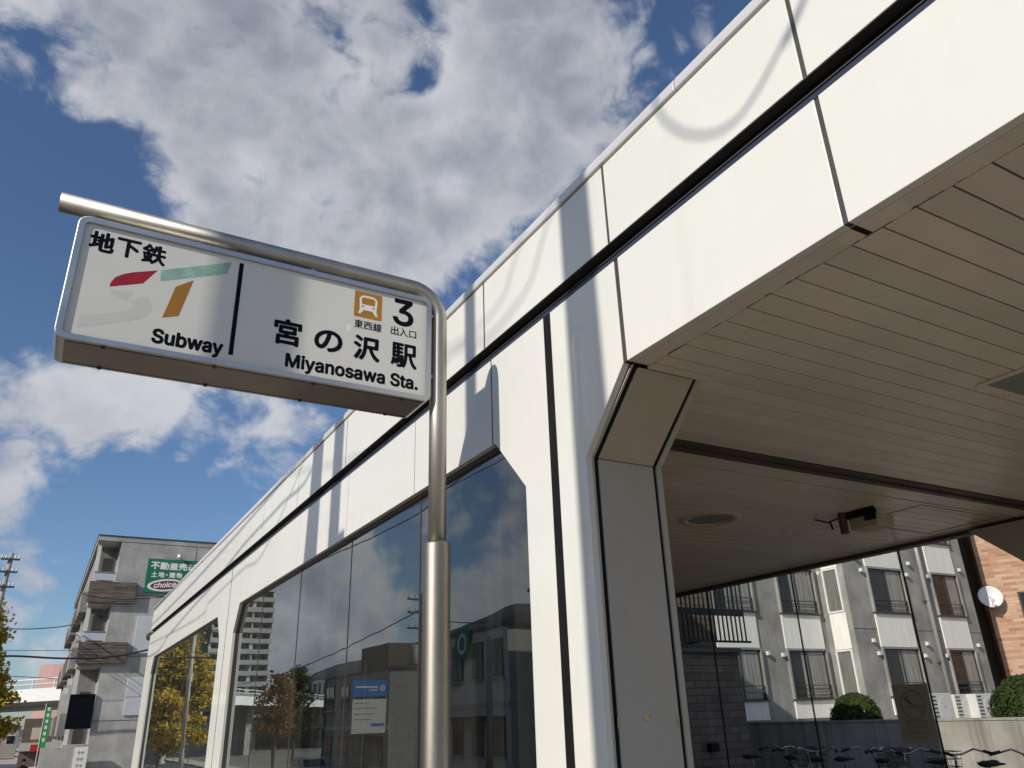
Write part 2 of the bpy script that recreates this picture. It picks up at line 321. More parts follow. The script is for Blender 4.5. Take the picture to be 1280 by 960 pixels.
# outlines of the Latin letters on the signs: advance width, vertices, faces (1/1000 em)
GLY = {'S':[0.447,[[224,-9],[188,-7],[156,-1],[128,9],[102,23],[81,40],[64,60],[51,83],[42,109],[38,137],[104,137],[108,118],[114,102],[123,88],[136,76],[150,66],[166,59],[185,53],[204,50],[224,49],[246,50],[267,54],[286,60],[303,69],[317,79],[329,92],[338,106],[344,122],[346,139],[344,154],[340,168],[332,179],[322,189],[310,197],[296,205],[280,211],[263,217],[245,222],[184,239],[145,253],[112,269],[86,289],[67,313],[56,341],[52,372],[54,400],[62,425],[75,448],[92,468],[113,484],[138,498],[165,508],[195,514],[227,516],[259,514],[289,508],[316,498],[340,484],[360,468],[377,449],[390,427],[398,403],[401,378],[337,378],[332,402],[320,421],[302,437],[280,449],[254,456],[225,459],[204,457],[185,454],[167,448],[152,440],[139,430],[129,418],[121,405],[117,391],[115,376],[117,359],[122,345],[131,334],[142,324],[155,315],[169,308],[184,302],[198,297],[212,293],[264,279],[279,275],[295,270],[312,264],[328,256],[344,248],[359,238],[372,226],[384,213],[395,198],[402,180],[407,161],[408,139],[406,112],[399,87],[386,64],[370,43],[349,25],[323,11],[294,0],[261,-7]],[[52,54,53],[51,54,52],[51,55,54],[50,55,51],[50,56,55],[49,56,50],[49,57,56],[48,57,49],[48,58,57],[48,59,58],[47,70,48],[70,69,48],[69,59,48],[68,59,69],[47,71,70],[67,59,68],[47,72,71],[66,59,67],[66,60,59],[46,72,47],[46,73,72],[46,74,73],[65,60,66],[46,75,74],[65,61,60],[45,75,46],[64,61,65],[45,76,75],[45,77,76],[64,62,61],[63,62,64],[44,77,45],[44,78,77],[44,79,78],[43,79,44],[43,80,79],[43,81,80],[42,81,43],[42,82,81],[42,83,82],[42,84,83],[41,84,42],[41,85,84],[41,86,85],[41,87,86],[41,88,87],[40,88,41],[40,89,88],[40,90,89],[40,91,90],[39,91,40],[39,92,91],[39,93,92],[38,93,39],[38,94,93],[37,94,38],[37,95,94],[37,96,95],[36,96,37],[35,96,36],[35,97,96],[34,97,35],[33,97,34],[33,98,97],[32,98,33],[31,98,32],[31,99,98],[30,99,31],[29,99,30],[29,100,99],[28,100,29],[27,100,28],[27,101,100],[8,10,9],[8,11,10],[26,101,27],[8,12,11],[26,102,101],[7,12,8],[25,102,26],[7,13,12],[24,102,25],[7,14,13],[24,103,102],[6,14,7],[23,103,24],[6,15,14],[22,103,23],[6,16,15],[22,104,103],[21,104,22],[5,16,6],[5,17,16],[20,104,21],[5,18,17],[19,104,20],[5,19,18],[5,104,19],[5,105,104],[4,105,5],[4,106,105],[3,106,4],[3,107,106],[2,107,3],[2,108,107],[1,108,2],[1,0,108]]],'u':[0.41,[[182,-5],[158,-3],[135,2],[115,11],[97,23],[82,39],[69,59],[60,82],[54,109],[53,139],[53,379],[114,379],[114,144],[116,117],[124,94],[137,75],[154,61],[175,53],[200,50],[218,51],[234,55],[249,62],[263,71],[274,83],[283,97],[290,113],[295,132],[296,153],[296,379],[357,379],[357,0],[298,0],[298,92],[307,92],[294,60],[277,35],[257,17],[234,5],[209,-3]],[[9,11,10],[9,12,11],[27,29,28],[27,30,29],[26,30,27],[9,13,12],[8,13,9],[25,33,26],[33,30,26],[8,14,13],[24,33,25],[7,14,8],[23,32,24],[32,33,24],[7,15,14],[23,34,32],[34,31,32],[34,30,33],[22,34,23],[6,15,7],[6,16,15],[21,34,22],[20,34,21],[6,17,16],[20,35,34],[31,30,34],[5,17,6],[19,35,20],[5,18,17],[18,35,19],[5,35,18],[4,35,5],[4,36,35],[3,36,4],[3,37,36],[2,37,3],[2,38,37],[1,38,2],[1,0,38]]],'b':[0.424,[[229,-8],[208,-7],[189,-3],[172,4],[159,12],[147,21],[138,31],[130,41],[123,50],[118,59],[112,59],[112,0],[53,0],[53,509],[114,509],[114,319],[118,319],[123,327],[130,336],[137,346],[147,355],[158,364],[171,373],[188,379],[207,383],[229,384],[259,382],[287,374],[313,361],[335,342],[354,320],[370,293],[381,261],[388,227],[390,189],[388,151],[381,116],[370,84],[355,57],[336,34],[313,16],[288,3],[260,-6],[220,47],[242,49],[262,55],[279,66],[294,80],[306,97],[316,117],[323,139],[327,163],[328,189],[327,215],[323,239],[316,261],[307,281],[295,298],[280,311],[262,322],[243,328],[220,330],[198,328],[178,322],[161,312],[147,299],[134,282],[125,263],[118,241],[114,216],[113,189],[114,162],[118,138],[125,115],[135,95],[147,78],[162,65],[179,55],[198,49]],[[12,14,13],[12,15,14],[24,26,25],[23,26,24],[23,27,26],[22,27,23],[22,28,27],[21,28,22],[20,28,21],[20,29,28],[19,29,20],[18,29,19],[18,61,29],[61,30,29],[17,61,18],[17,62,61],[60,30,61],[17,63,62],[59,30,60],[16,63,17],[16,64,63],[58,30,59],[58,31,30],[12,16,15],[12,68,16],[68,67,16],[67,66,16],[66,65,16],[65,64,16],[57,31,58],[56,31,57],[56,32,31],[55,32,56],[55,33,32],[54,33,55],[12,69,68],[53,33,54],[53,34,33],[12,70,69],[52,34,53],[12,71,70],[51,34,52],[51,35,34],[50,35,51],[12,72,71],[50,36,35],[49,36,50],[12,73,72],[48,36,49],[48,37,36],[12,74,73],[47,37,48],[12,10,74],[10,75,74],[47,38,37],[46,38,47],[10,76,75],[45,38,46],[10,9,76],[9,77,76],[12,11,10],[8,77,9],[45,39,38],[44,39,45],[8,78,77],[7,78,8],[43,39,44],[7,43,78],[7,39,43],[6,39,7],[6,40,39],[5,40,6],[4,40,5],[4,41,40],[3,41,4],[2,41,3],[2,42,41],[1,42,2],[1,0,42]]],'w':[0.567,[[138,0],[23,379],[87,379],[133,214],[140,190],[147,164],[154,137],[161,107],[168,75],[175,41],[165,41],[172,74],[179,105],[186,135],[192,163],[199,189],[206,214],[252,379],[316,379],[362,214],[368,189],[375,163],[382,136],[388,106],[395,75],[402,41],[391,41],[399,75],[406,106],[413,135],[420,163],[427,189],[434,214],[480,379],[545,379],[429,0],[368,0],[319,172],[314,189],[309,207],[305,225],[300,243],[295,262],[291,280],[286,299],[281,318],[277,338],[291,338],[286,319],[281,299],[277,280],[272,262],[267,243],[263,225],[258,207],[253,189],[248,172],[199,0]],[[0,2,1],[0,3,2],[16,46,17],[46,18,17],[46,47,18],[47,19,18],[32,34,33],[32,35,34],[16,45,46],[48,19,47],[49,44,48],[44,19,48],[16,49,45],[49,44,45],[16,50,49],[43,19,44],[16,51,50],[42,19,43],[16,52,51],[41,19,42],[40,19,41],[16,53,52],[39,19,40],[16,54,53],[0,4,3],[15,54,16],[39,20,19],[31,35,32],[38,20,39],[15,55,54],[0,5,4],[37,20,38],[37,21,20],[30,35,31],[15,56,55],[14,56,15],[14,57,56],[36,21,37],[0,6,5],[36,22,21],[29,35,30],[13,57,14],[0,7,6],[36,23,22],[28,35,29],[12,57,13],[0,8,7],[36,24,23],[27,35,28],[11,57,12],[0,10,8],[10,9,8],[36,26,24],[26,25,24],[26,35,27],[10,57,11],[0,57,10],[36,35,26]]],'a':[0.389,[[160,-9],[137,-7],[115,-3],[94,5],[76,15],[60,29],[48,45],[38,63],[32,84],[30,108],[32,128],[36,146],[43,161],[53,174],[64,184],[78,193],[92,200],[108,206],[125,211],[143,214],[161,217],[178,220],[200,223],[218,225],[234,227],[247,229],[257,231],[265,235],[271,240],[274,246],[276,255],[276,257],[275,272],[272,285],[267,297],[260,307],[251,315],[240,322],[227,327],[212,330],[196,331],[178,330],[163,327],[149,322],[137,316],[127,309],[118,301],[110,292],[104,283],[100,274],[41,291],[51,313],[64,331],[79,346],[95,358],[114,368],[133,375],[153,380],[173,383],[194,384],[208,384],[223,382],[239,379],[255,375],[271,369],[286,360],[300,350],[312,336],[322,320],[330,301],[335,278],[337,251],[337,0],[277,0],[277,52],[272,52],[267,43],[260,34],[252,25],[242,16],[229,8],[215,1],[199,-4],[181,-7],[170,45],[192,47],[211,51],[228,59],[242,68],[254,80],[263,93],[270,108],[274,122],[276,138],[276,190],[272,187],[267,184],[259,182],[251,180],[241,178],[231,176],[221,174],[210,173],[200,171],[191,170],[182,169],[175,168],[161,166],[147,163],[134,159],[122,153],[112,147],[103,139],[97,130],[93,118],[92,105],[93,93],[96,82],[102,72],[109,64],[119,57],[130,52],[142,48],[156,46]],[[58,60,59],[58,61,60],[57,61,58],[57,62,61],[56,62,57],[56,63,62],[55,63,56],[55,64,63],[55,65,64],[54,65,55],[54,66,65],[53,66,54],[53,67,66],[52,67,53],[52,40,67],[40,39,67],[39,68,67],[51,41,52],[41,40,52],[51,42,41],[38,68,39],[51,43,42],[37,68,38],[51,44,43],[36,68,37],[36,69,68],[51,45,44],[35,69,36],[50,45,51],[50,46,45],[34,69,35],[34,70,69],[50,47,46],[33,70,34],[50,48,47],[49,48,50],[32,70,33],[32,71,70],[31,71,32],[30,71,31],[29,71,30],[29,72,71],[28,72,29],[27,72,28],[26,94,27],[94,72,27],[25,94,26],[24,94,25],[23,94,24],[22,94,23],[21,94,22],[20,94,21],[19,94,20],[18,94,19],[17,94,18],[16,94,17],[15,94,16],[14,94,15],[14,95,94],[93,72,94],[14,96,95],[14,97,96],[13,97,14],[13,98,97],[13,99,98],[13,100,99],[13,101,100],[13,102,101],[12,102,13],[12,103,102],[12,104,103],[12,105,104],[12,106,105],[12,107,106],[12,108,107],[12,109,108],[11,109,12],[11,110,109],[11,111,110],[11,112,111],[10,112,11],[10,113,112],[92,72,93],[10,114,113],[9,114,10],[91,72,92],[9,115,114],[8,115,9],[90,72,91],[8,116,115],[89,72,90],[8,117,116],[7,117,8],[7,118,117],[88,74,89],[74,72,89],[7,119,118],[87,74,88],[7,120,119],[6,120,7],[86,75,87],[75,74,87],[6,121,120],[6,122,121],[86,76,75],[73,72,74],[85,76,86],[6,123,122],[84,76,85],[6,84,123],[6,76,84],[5,76,6],[5,77,76],[5,78,77],[4,78,5],[4,79,78],[4,80,79],[3,80,4],[3,81,80],[2,81,3],[2,82,81],[1,82,2],[1,83,82],[0,83,1]]],'y':[0.389,[[47,-139],[61,-86],[71,-87],[83,-89],[94,-90],[104,-89],[113,-86],[122,-81],[130,-74],[138,-64],[145,-51],[151,-36],[163,-1],[17,379],[84,379],[165,155],[173,132],[180,109],[187,87],[193,64],[199,42],[206,21],[184,21],[190,42],[196,64],[202,87],[209,110],[216,132],[224,155],[305,379],[371,379],[204,-58],[196,-77],[187,-93],[177,-107],[165,-119],[153,-128],[139,-136],[125,-141],[109,-144],[91,-145],[82,-145],[73,-144],[65,-143],[57,-142],[52,-140]],[[12,14,13],[12,15,14],[28,30,29],[28,31,30],[12,16,15],[27,31,28],[26,31,27],[12,17,16],[25,21,26],[21,31,26],[12,18,17],[24,21,25],[12,19,18],[23,20,24],[20,21,24],[12,23,19],[23,20,19],[12,22,23],[12,21,22],[12,31,21],[11,31,12],[10,31,11],[9,31,10],[9,32,31],[8,32,9],[7,32,8],[7,33,32],[6,33,7],[0,2,1],[5,33,6],[0,3,2],[4,33,5],[0,4,3],[0,33,4],[0,34,33],[0,35,34],[0,36,35],[0,37,36],[0,38,37],[45,38,0],[44,38,45],[44,39,38],[43,39,44],[42,39,43],[42,40,39],[41,40,42]]],'M':[0.628,[[60,0],[60,509],[152,509],[277,187],[280,179],[284,170],[287,159],[291,147],[295,135],[299,123],[303,110],[307,97],[311,84],[315,71],[319,60],[322,49],[307,49],[311,59],[314,71],[318,83],[322,95],[326,108],[330,121],[334,134],[338,146],[342,158],[346,169],[349,179],[352,187],[476,509],[568,509],[568,0],[504,0],[504,291],[504,302],[504,314],[504,327],[505,340],[505,354],[505,369],[505,383],[506,398],[506,413],[506,428],[507,443],[507,457],[513,457],[508,441],[503,425],[498,409],[492,393],[487,378],[482,363],[477,348],[472,335],[467,322],[463,310],[459,300],[456,291],[342,0],[286,0],[170,291],[167,300],[163,310],[159,321],[155,333],[150,347],[145,361],[140,376],[134,392],[129,408],[124,424],[118,441],[112,457],[119,457],[119,444],[120,430],[120,416],[120,401],[121,386],[121,372],[121,357],[121,342],[122,328],[122,315],[122,302],[122,291],[122,0]],[[0,73,1],[73,2,1],[73,74,2],[74,3,2],[28,45,29],[45,30,29],[45,46,30],[46,31,30],[0,72,73],[75,3,74],[28,44,45],[47,31,46],[76,3,75],[28,48,44],[48,43,44],[48,43,47],[43,31,47],[0,76,72],[76,71,72],[0,77,76],[71,3,76],[42,31,43],[28,49,48],[70,3,71],[0,78,77],[41,31,42],[28,50,49],[69,3,70],[0,79,78],[40,31,41],[28,51,50],[68,3,69],[0,80,79],[39,31,40],[28,52,51],[67,3,68],[0,81,80],[38,31,39],[28,53,52],[66,3,67],[0,82,81],[37,31,38],[28,54,53],[65,3,66],[0,83,82],[36,31,37],[28,55,54],[64,3,65],[0,84,83],[35,31,36],[28,56,55],[63,3,64],[0,85,84],[34,31,35],[28,57,56],[62,3,63],[0,86,85],[33,31,34],[28,58,57],[61,3,62],[0,87,86],[60,3,61],[28,59,58],[32,31,33],[60,4,3],[27,59,28],[60,5,4],[26,59,27],[60,6,5],[25,59,26],[60,7,6],[24,59,25],[60,8,7],[23,59,24],[60,9,8],[22,59,23],[60,10,9],[21,59,22],[60,11,10],[20,59,21],[60,12,11],[19,59,20],[60,18,12],[18,13,12],[18,13,19],[13,59,19],[14,59,13],[60,17,18],[15,59,14],[60,16,17],[60,15,16],[60,59,15]]],'i':[0.167,[[84,443],[73,444],[63,448],[54,455],[47,463],[43,472],[41,483],[43,494],[47,504],[54,512],[63,518],[73,522],[84,524],[95,522],[105,518],[114,512],[121,504],[125,494],[126,483],[125,472],[121,463],[114,455],[105,448],[95,444],[53,0],[53,379],[114,379],[114,0]],[[24,26,25],[24,27,26],[11,13,12],[10,13,11],[10,14,13],[9,14,10],[9,15,14],[8,15,9],[8,16,15],[7,16,8],[7,17,16],[6,17,7],[6,18,17],[5,18,6],[5,19,18],[4,19,5],[4,20,19],[3,20,4],[3,21,20],[2,21,3],[2,22,21],[1,22,2],[1,23,22],[0,23,1]]],'n':[0.41,[[114,227],[114,0],[53,0],[53,379],[112,379],[112,287],[102,287],[116,319],[132,344],[152,362],[175,374],[200,382],[227,384],[252,383],[275,377],[295,369],[313,356],[328,340],[341,321],[350,298],[355,271],[357,240],[357,0],[296,0],[296,235],[293,263],[286,286],[273,304],[256,318],[235,326],[210,329],[192,328],[176,324],[161,317],[147,308],[136,297],[126,283],[119,266],[115,248]],[[11,13,12],[11,14,13],[10,14,11],[2,4,3],[2,6,4],[6,5,4],[10,15,14],[9,15,10],[9,16,15],[8,16,9],[8,17,16],[7,31,8],[31,17,8],[31,30,17],[30,18,17],[29,18,30],[7,32,31],[28,18,29],[7,33,32],[28,19,18],[6,33,7],[27,19,28],[6,34,33],[6,35,34],[26,19,27],[26,20,19],[6,36,35],[2,37,6],[37,36,6],[25,20,26],[25,21,20],[2,38,37],[24,21,25],[2,0,38],[24,22,21],[23,22,24],[2,1,0]]],'o':[0.415,[[207,-8],[174,-5],[144,3],[117,16],[93,35],[72,58],[56,85],[44,116],[37,150],[34,187],[37,225],[44,260],[56,291],[72,318],[93,341],[117,360],[144,374],[174,382],[207,384],[241,382],[271,374],[299,360],[323,341],[343,318],[359,291],[371,260],[379,225],[381,187],[379,150],[371,116],[359,85],[343,58],[323,35],[299,16],[271,3],[241,-5],[207,46],[231,49],[252,55],[270,66],[285,80],[298,97],[307,117],[314,139],[318,163],[319,187],[318,212],[314,236],[307,258],[298,278],[285,296],[270,310],[252,321],[231,328],[207,330],[184,328],[163,321],[145,310],[130,296],[118,278],[108,258],[102,236],[98,212],[96,187],[98,163],[102,139],[108,117],[118,97],[130,80],[145,66],[163,55],[184,49]],[[17,19,18],[16,19,17],[16,20,19],[15,20,16],[15,21,20],[14,21,15],[14,22,21],[13,22,14],[13,54,22],[54,23,22],[13,55,54],[53,23,54],[13,56,55],[52,23,53],[13,57,56],[51,23,52],[12,57,13],[51,24,23],[12,58,57],[50,24,51],[12,59,58],[49,24,50],[11,59,12],[49,25,24],[11,60,59],[48,25,49],[10,60,11],[48,26,25],[10,61,60],[47,26,48],[10,62,61],[46,26,47],[46,27,26],[9,62,10],[9,63,62],[45,27,46],[8,63,9],[8,64,63],[44,27,45],[44,28,27],[8,65,64],[43,28,44],[43,29,28],[7,65,8],[7,66,65],[42,29,43],[7,67,66],[41,29,42],[6,67,7],[41,30,29],[6,68,67],[40,30,41],[5,68,6],[40,31,30],[5,69,68],[39,31,40],[5,70,69],[38,31,39],[4,70,5],[38,32,31],[4,71,70],[37,32,38],[4,36,71],[36,32,37],[4,32,36],[3,32,4],[3,33,32],[2,33,3],[2,34,33],[1,34,2],[1,35,34],[0,35,1]]],'s':[0.365,[[182,-8],[157,-7],[133,-3],[112,3],[93,12],[76,24],[62,38],[50,54],[41,73],[36,94],[94,107],[101,87],[111,72],[124,60],[141,52],[160,47],[181,45],[206,47],[227,53],[244,62],[258,74],[265,88],[268,103],[266,115],[262,126],[254,136],[243,144],[229,150],[212,155],[149,170],[118,180],[92,192],[72,208],[58,227],[50,249],[47,274],[49,295],[55,314],[65,332],[79,347],[95,360],[115,370],[137,378],[161,383],[187,384],[212,383],[234,379],[254,372],[271,363],[286,352],[299,339],[309,324],[318,308],[324,290],[268,277],[262,291],[254,304],[243,316],[228,325],[210,331],[187,333],[166,331],[147,326],[131,317],[119,305],[111,292],[109,277],[110,264],[115,253],[124,243],[136,235],[152,229],[172,223],[229,209],[261,200],[287,187],[306,171],[320,153],[328,131],[331,107],[329,85],[323,65],[312,47],[298,31],[281,18],[260,6],[236,-2],[210,-7]],[[43,45,44],[43,46,45],[42,46,43],[42,47,46],[41,47,42],[41,48,47],[40,48,41],[40,49,48],[39,49,40],[39,50,49],[38,50,39],[38,60,50],[60,51,50],[38,61,60],[59,51,60],[37,61,38],[37,62,61],[58,51,59],[37,63,62],[57,51,58],[57,52,51],[37,64,63],[56,52,57],[36,64,37],[56,53,52],[36,65,64],[55,53,56],[35,65,36],[35,66,65],[54,53,55],[35,67,66],[34,67,35],[34,68,67],[34,69,68],[33,69,34],[33,70,69],[33,71,70],[33,72,71],[32,72,33],[32,73,72],[32,74,73],[31,74,32],[31,75,74],[30,75,31],[30,76,75],[29,76,30],[29,77,76],[28,77,29],[27,77,28],[27,78,77],[26,78,27],[25,78,26],[24,78,25],[24,79,78],[23,79,24],[22,79,23],[9,11,10],[22,80,79],[21,80,22],[8,11,9],[20,80,21],[8,12,11],[20,81,80],[19,81,20],[7,12,8],[7,13,12],[19,82,81],[18,82,19],[7,14,13],[6,14,7],[17,82,18],[6,15,14],[16,82,17],[16,83,82],[6,16,15],[6,83,16],[5,83,6],[5,84,83],[4,84,5],[4,85,84],[3,85,4],[3,86,85],[2,86,3],[2,87,86],[1,87,2],[1,0,87]]],'t':[0.227,[[204,379],[204,327],[6,327],[6,379],[65,471],[126,471],[126,98],[127,83],[130,70],[136,61],[144,55],[156,51],[170,50],[175,50],[180,50],[185,51],[191,52],[197,53],[202,54],[213,2],[207,0],[200,-2],[192,-3],[184,-3],[176,-4],[168,-4],[138,-1],[113,7],[92,21],[77,41],[68,64],[65,93]],[[31,5,4],[31,6,5],[2,0,3],[2,1,0],[31,7,6],[30,7,31],[30,8,7],[30,9,8],[29,9,30],[29,10,9],[29,11,10],[17,19,18],[16,19,17],[15,19,16],[29,12,11],[14,19,15],[13,19,14],[12,19,13],[29,19,12],[28,19,29],[27,19,28],[26,19,27],[26,20,19],[26,21,20],[25,21,26],[25,22,21],[25,23,22],[25,24,23]]],'.':[0.188,[[95,-4],[83,-3],[73,1],[63,9],[55,18],[51,29],[50,41],[51,53],[55,64],[63,73],[73,81],[83,85],[95,87],[107,85],[118,81],[128,73],[135,64],[140,53],[141,41],[140,29],[135,18],[128,9],[118,1],[107,-3]],[[11,13,12],[10,13,11],[10,14,13],[10,15,14],[9,15,10],[8,15,9],[8,16,15],[7,16,8],[7,17,16],[6,17,7],[6,18,17],[5,18,6],[5,19,18],[4,19,5],[4,20,19],[3,20,4],[3,21,20],[2,21,3],[2,22,21],[1,22,2],[1,23,22],[0,23,1]]],'3':[0.453,[[218,-7],[188,-5],[159,1],[133,10],[108,22],[88,38],[70,57],[57,79],[48,104],[44,132],[109,132],[112,115],[118,100],[126,87],[137,76],[150,66],[165,59],[182,54],[200,51],[219,50],[239,51],[258,55],[275,61],[291,69],[304,80],[315,93],[323,108],[328,125],[329,145],[328,163],[323,180],[316,196],[306,211],[292,223],[275,234],[254,241],[229,246],[201,248],[157,248],[157,299],[288,448],[288,452],[70,452],[70,509],[372,509],[372,461],[211,278],[211,289],[247,290],[279,286],[308,276],[333,262],[354,244],[371,222],[383,198],[391,173],[393,145],[390,116],[383,90],[370,66],[354,45],[333,27],[309,12],[281,2],[251,-5]],[[42,44,43],[42,45,44],[42,41,45],[41,40,45],[40,46,45],[39,47,40],[47,46,40],[38,47,39],[47,49,48],[38,49,47],[38,50,49],[38,51,50],[38,37,51],[37,52,51],[36,52,37],[35,52,36],[35,53,52],[34,53,35],[33,53,34],[32,53,33],[32,54,53],[31,54,32],[31,55,54],[30,55,31],[29,55,30],[29,56,55],[28,56,29],[27,56,28],[27,57,56],[8,10,9],[8,11,10],[26,57,27],[26,58,57],[8,12,11],[25,58,26],[7,12,8],[7,13,12],[24,58,25],[24,59,58],[7,14,13],[23,59,24],[6,14,7],[6,15,14],[22,59,23],[6,16,15],[22,60,59],[21,60,22],[6,17,16],[5,17,6],[20,60,21],[5,18,17],[19,60,20],[5,19,18],[5,60,19],[5,61,60],[4,61,5],[4,62,61],[3,62,4],[3,63,62],[2,63,3],[2,64,63],[1,64,2],[1,0,64]]],'c':[0.396,[[207,-8],[174,-5],[144,3],[117,16],[93,35],[72,58],[56,85],[44,116],[37,150],[34,187],[37,225],[44,260],[56,291],[72,318],[93,341],[117,360],[144,374],[174,382],[207,384],[226,384],[243,381],[260,377],[276,371],[291,364],[305,356],[318,346],[330,335],[340,322],[349,308],[356,293],[362,277],[303,262],[300,272],[295,281],[290,289],[284,297],[278,304],[270,311],[261,316],[252,321],[242,325],[231,328],[220,329],[207,330],[184,328],[163,321],[145,310],[130,296],[118,278],[108,258],[102,236],[98,212],[96,187],[98,163],[102,139],[108,117],[118,97],[130,80],[145,66],[163,55],[184,49],[207,46],[220,47],[232,49],[243,52],[253,55],[262,60],[271,66],[279,73],[285,80],[292,89],[297,98],[301,107],[304,117],[363,102],[357,86],[350,70],[341,56],[331,43],[319,32],[306,21],[292,12],[277,5],[261,-1],[244,-5],[226,-7]],[[17,19,18],[17,20,19],[16,20,17],[16,21,20],[16,22,21],[15,22,16],[15,23,22],[15,24,23],[14,24,15],[14,25,24],[14,26,25],[13,43,14],[43,26,14],[43,42,26],[42,27,26],[13,44,43],[41,27,42],[13,45,44],[40,27,41],[39,27,40],[39,28,27],[13,46,45],[38,28,39],[12,46,13],[37,28,38],[36,28,37],[12,47,46],[36,29,28],[35,29,36],[34,29,35],[12,48,47],[34,30,29],[11,48,12],[33,30,34],[32,30,33],[11,49,48],[32,31,30],[10,49,11],[10,50,49],[10,51,50],[9,51,10],[9,52,51],[8,52,9],[8,53,52],[8,54,53],[7,54,8],[7,55,54],[7,56,55],[72,74,73],[6,56,7],[71,74,72],[71,75,74],[70,75,71],[6,57,56],[69,75,70],[69,76,75],[5,57,6],[5,58,57],[68,76,69],[67,76,68],[67,77,76],[66,77,67],[5,59,58],[65,77,66],[4,59,5],[65,78,77],[64,78,65],[4,60,59],[63,78,64],[62,78,63],[4,61,60],[61,78,62],[4,78,61],[4,79,78],[3,79,4],[3,80,79],[3,81,80],[2,81,3],[2,82,81],[2,83,82],[1,83,2],[1,84,83],[1,85,84],[0,85,1]]],'h':[0.41,[[114,227],[114,0],[53,0],[53,509],[114,509],[114,287],[102,287],[116,319],[132,344],[152,362],[175,374],[200,382],[227,384],[252,383],[275,377],[295,369],[313,356],[328,340],[341,321],[350,298],[355,271],[357,240],[357,0],[296,0],[296,235],[293,263],[286,286],[273,304],[256,318],[235,326],[210,329],[192,328],[176,324],[161,317],[147,308],[136,297],[126,283],[119,266],[115,248]],[[2,4,3],[2,6,4],[6,5,4],[11,13,12],[11,14,13],[10,14,11],[10,15,14],[9,15,10],[9,16,15],[8,16,9],[8,17,16],[7,31,8],[31,17,8],[31,30,17],[30,18,17],[29,18,30],[7,32,31],[28,18,29],[7,33,32],[28,19,18],[6,33,7],[27,19,28],[6,34,33],[6,35,34],[26,19,27],[26,20,19],[6,36,35],[2,37,6],[37,36,6],[25,20,26],[25,21,20],[2,38,37],[24,21,25],[2,0,38],[24,22,21],[23,22,24],[2,1,0]]],'e':[0.404,[[212,-8],[177,-5],[145,3],[117,16],[92,35],[72,58],[56,85],[44,116],[37,150],[34,187],[36,224],[44,258],[55,290],[71,317],[91,340],[115,359],[142,373],[172,382],[205,384],[226,383],[246,380],[266,374],[285,366],[303,355],[319,341],[334,324],[347,305],[357,282],[365,256],[370,227],[371,194],[371,169],[75,169],[75,221],[338,221],[310,202],[308,226],[304,248],[298,269],[288,286],[277,301],[263,314],[246,323],[227,328],[205,330],[183,328],[164,323],[146,313],[131,301],[119,286],[109,270],[102,251],[97,231],[96,211],[96,178],[98,151],[102,127],[110,106],[121,88],[135,73],[151,61],[169,53],[190,48],[212,46],[227,47],[241,49],[254,53],[265,58],[276,65],[285,73],[294,82],[300,93],[306,105],[365,91],[358,72],[348,55],[335,39],[320,26],[302,14],[283,4],[261,-3],[237,-7]],[[17,19,18],[17,20,19],[16,20,17],[16,21,20],[16,22,21],[15,22,16],[15,23,22],[14,23,15],[14,24,23],[14,25,24],[13,45,14],[45,44,14],[44,25,14],[43,25,44],[42,25,43],[13,46,45],[42,26,25],[41,26,42],[13,47,46],[12,47,13],[40,26,41],[12,48,47],[40,27,26],[39,27,40],[12,49,48],[11,49,12],[11,50,49],[38,27,39],[38,28,27],[11,51,50],[37,28,38],[10,51,11],[37,29,28],[10,52,51],[36,29,37],[10,33,52],[33,53,52],[36,34,29],[34,30,29],[35,34,36],[9,33,10],[9,32,33],[53,34,33],[53,30,34],[54,30,53],[54,31,30],[8,32,9],[55,31,54],[8,31,32],[8,55,31],[8,56,55],[7,56,8],[7,57,56],[6,57,7],[6,58,57],[71,73,72],[70,73,71],[70,74,73],[6,59,58],[5,59,6],[69,74,70],[5,60,59],[68,74,69],[68,75,74],[67,75,68],[5,61,60],[66,75,67],[4,61,5],[66,76,75],[4,62,61],[65,76,66],[64,76,65],[4,63,62],[63,76,64],[4,76,63],[4,77,76],[3,77,4],[3,78,77],[2,78,3],[2,79,78],[2,80,79],[1,80,2],[1,81,80],[0,81,1]]]}
def latin(body):
    vs = []; fs = []; x = 0.0
    for ch in body:
        if ch == ' ': x += .19; continue
        w_, v_, f_ = GLY[ch]; n = len(vs)
        vs += [Vector((x+a/1000, b/1000, 0)) for a, b in v_]; fs += [tuple(i+n for i in q) for q in f_]; x += w_
    return vs, fs
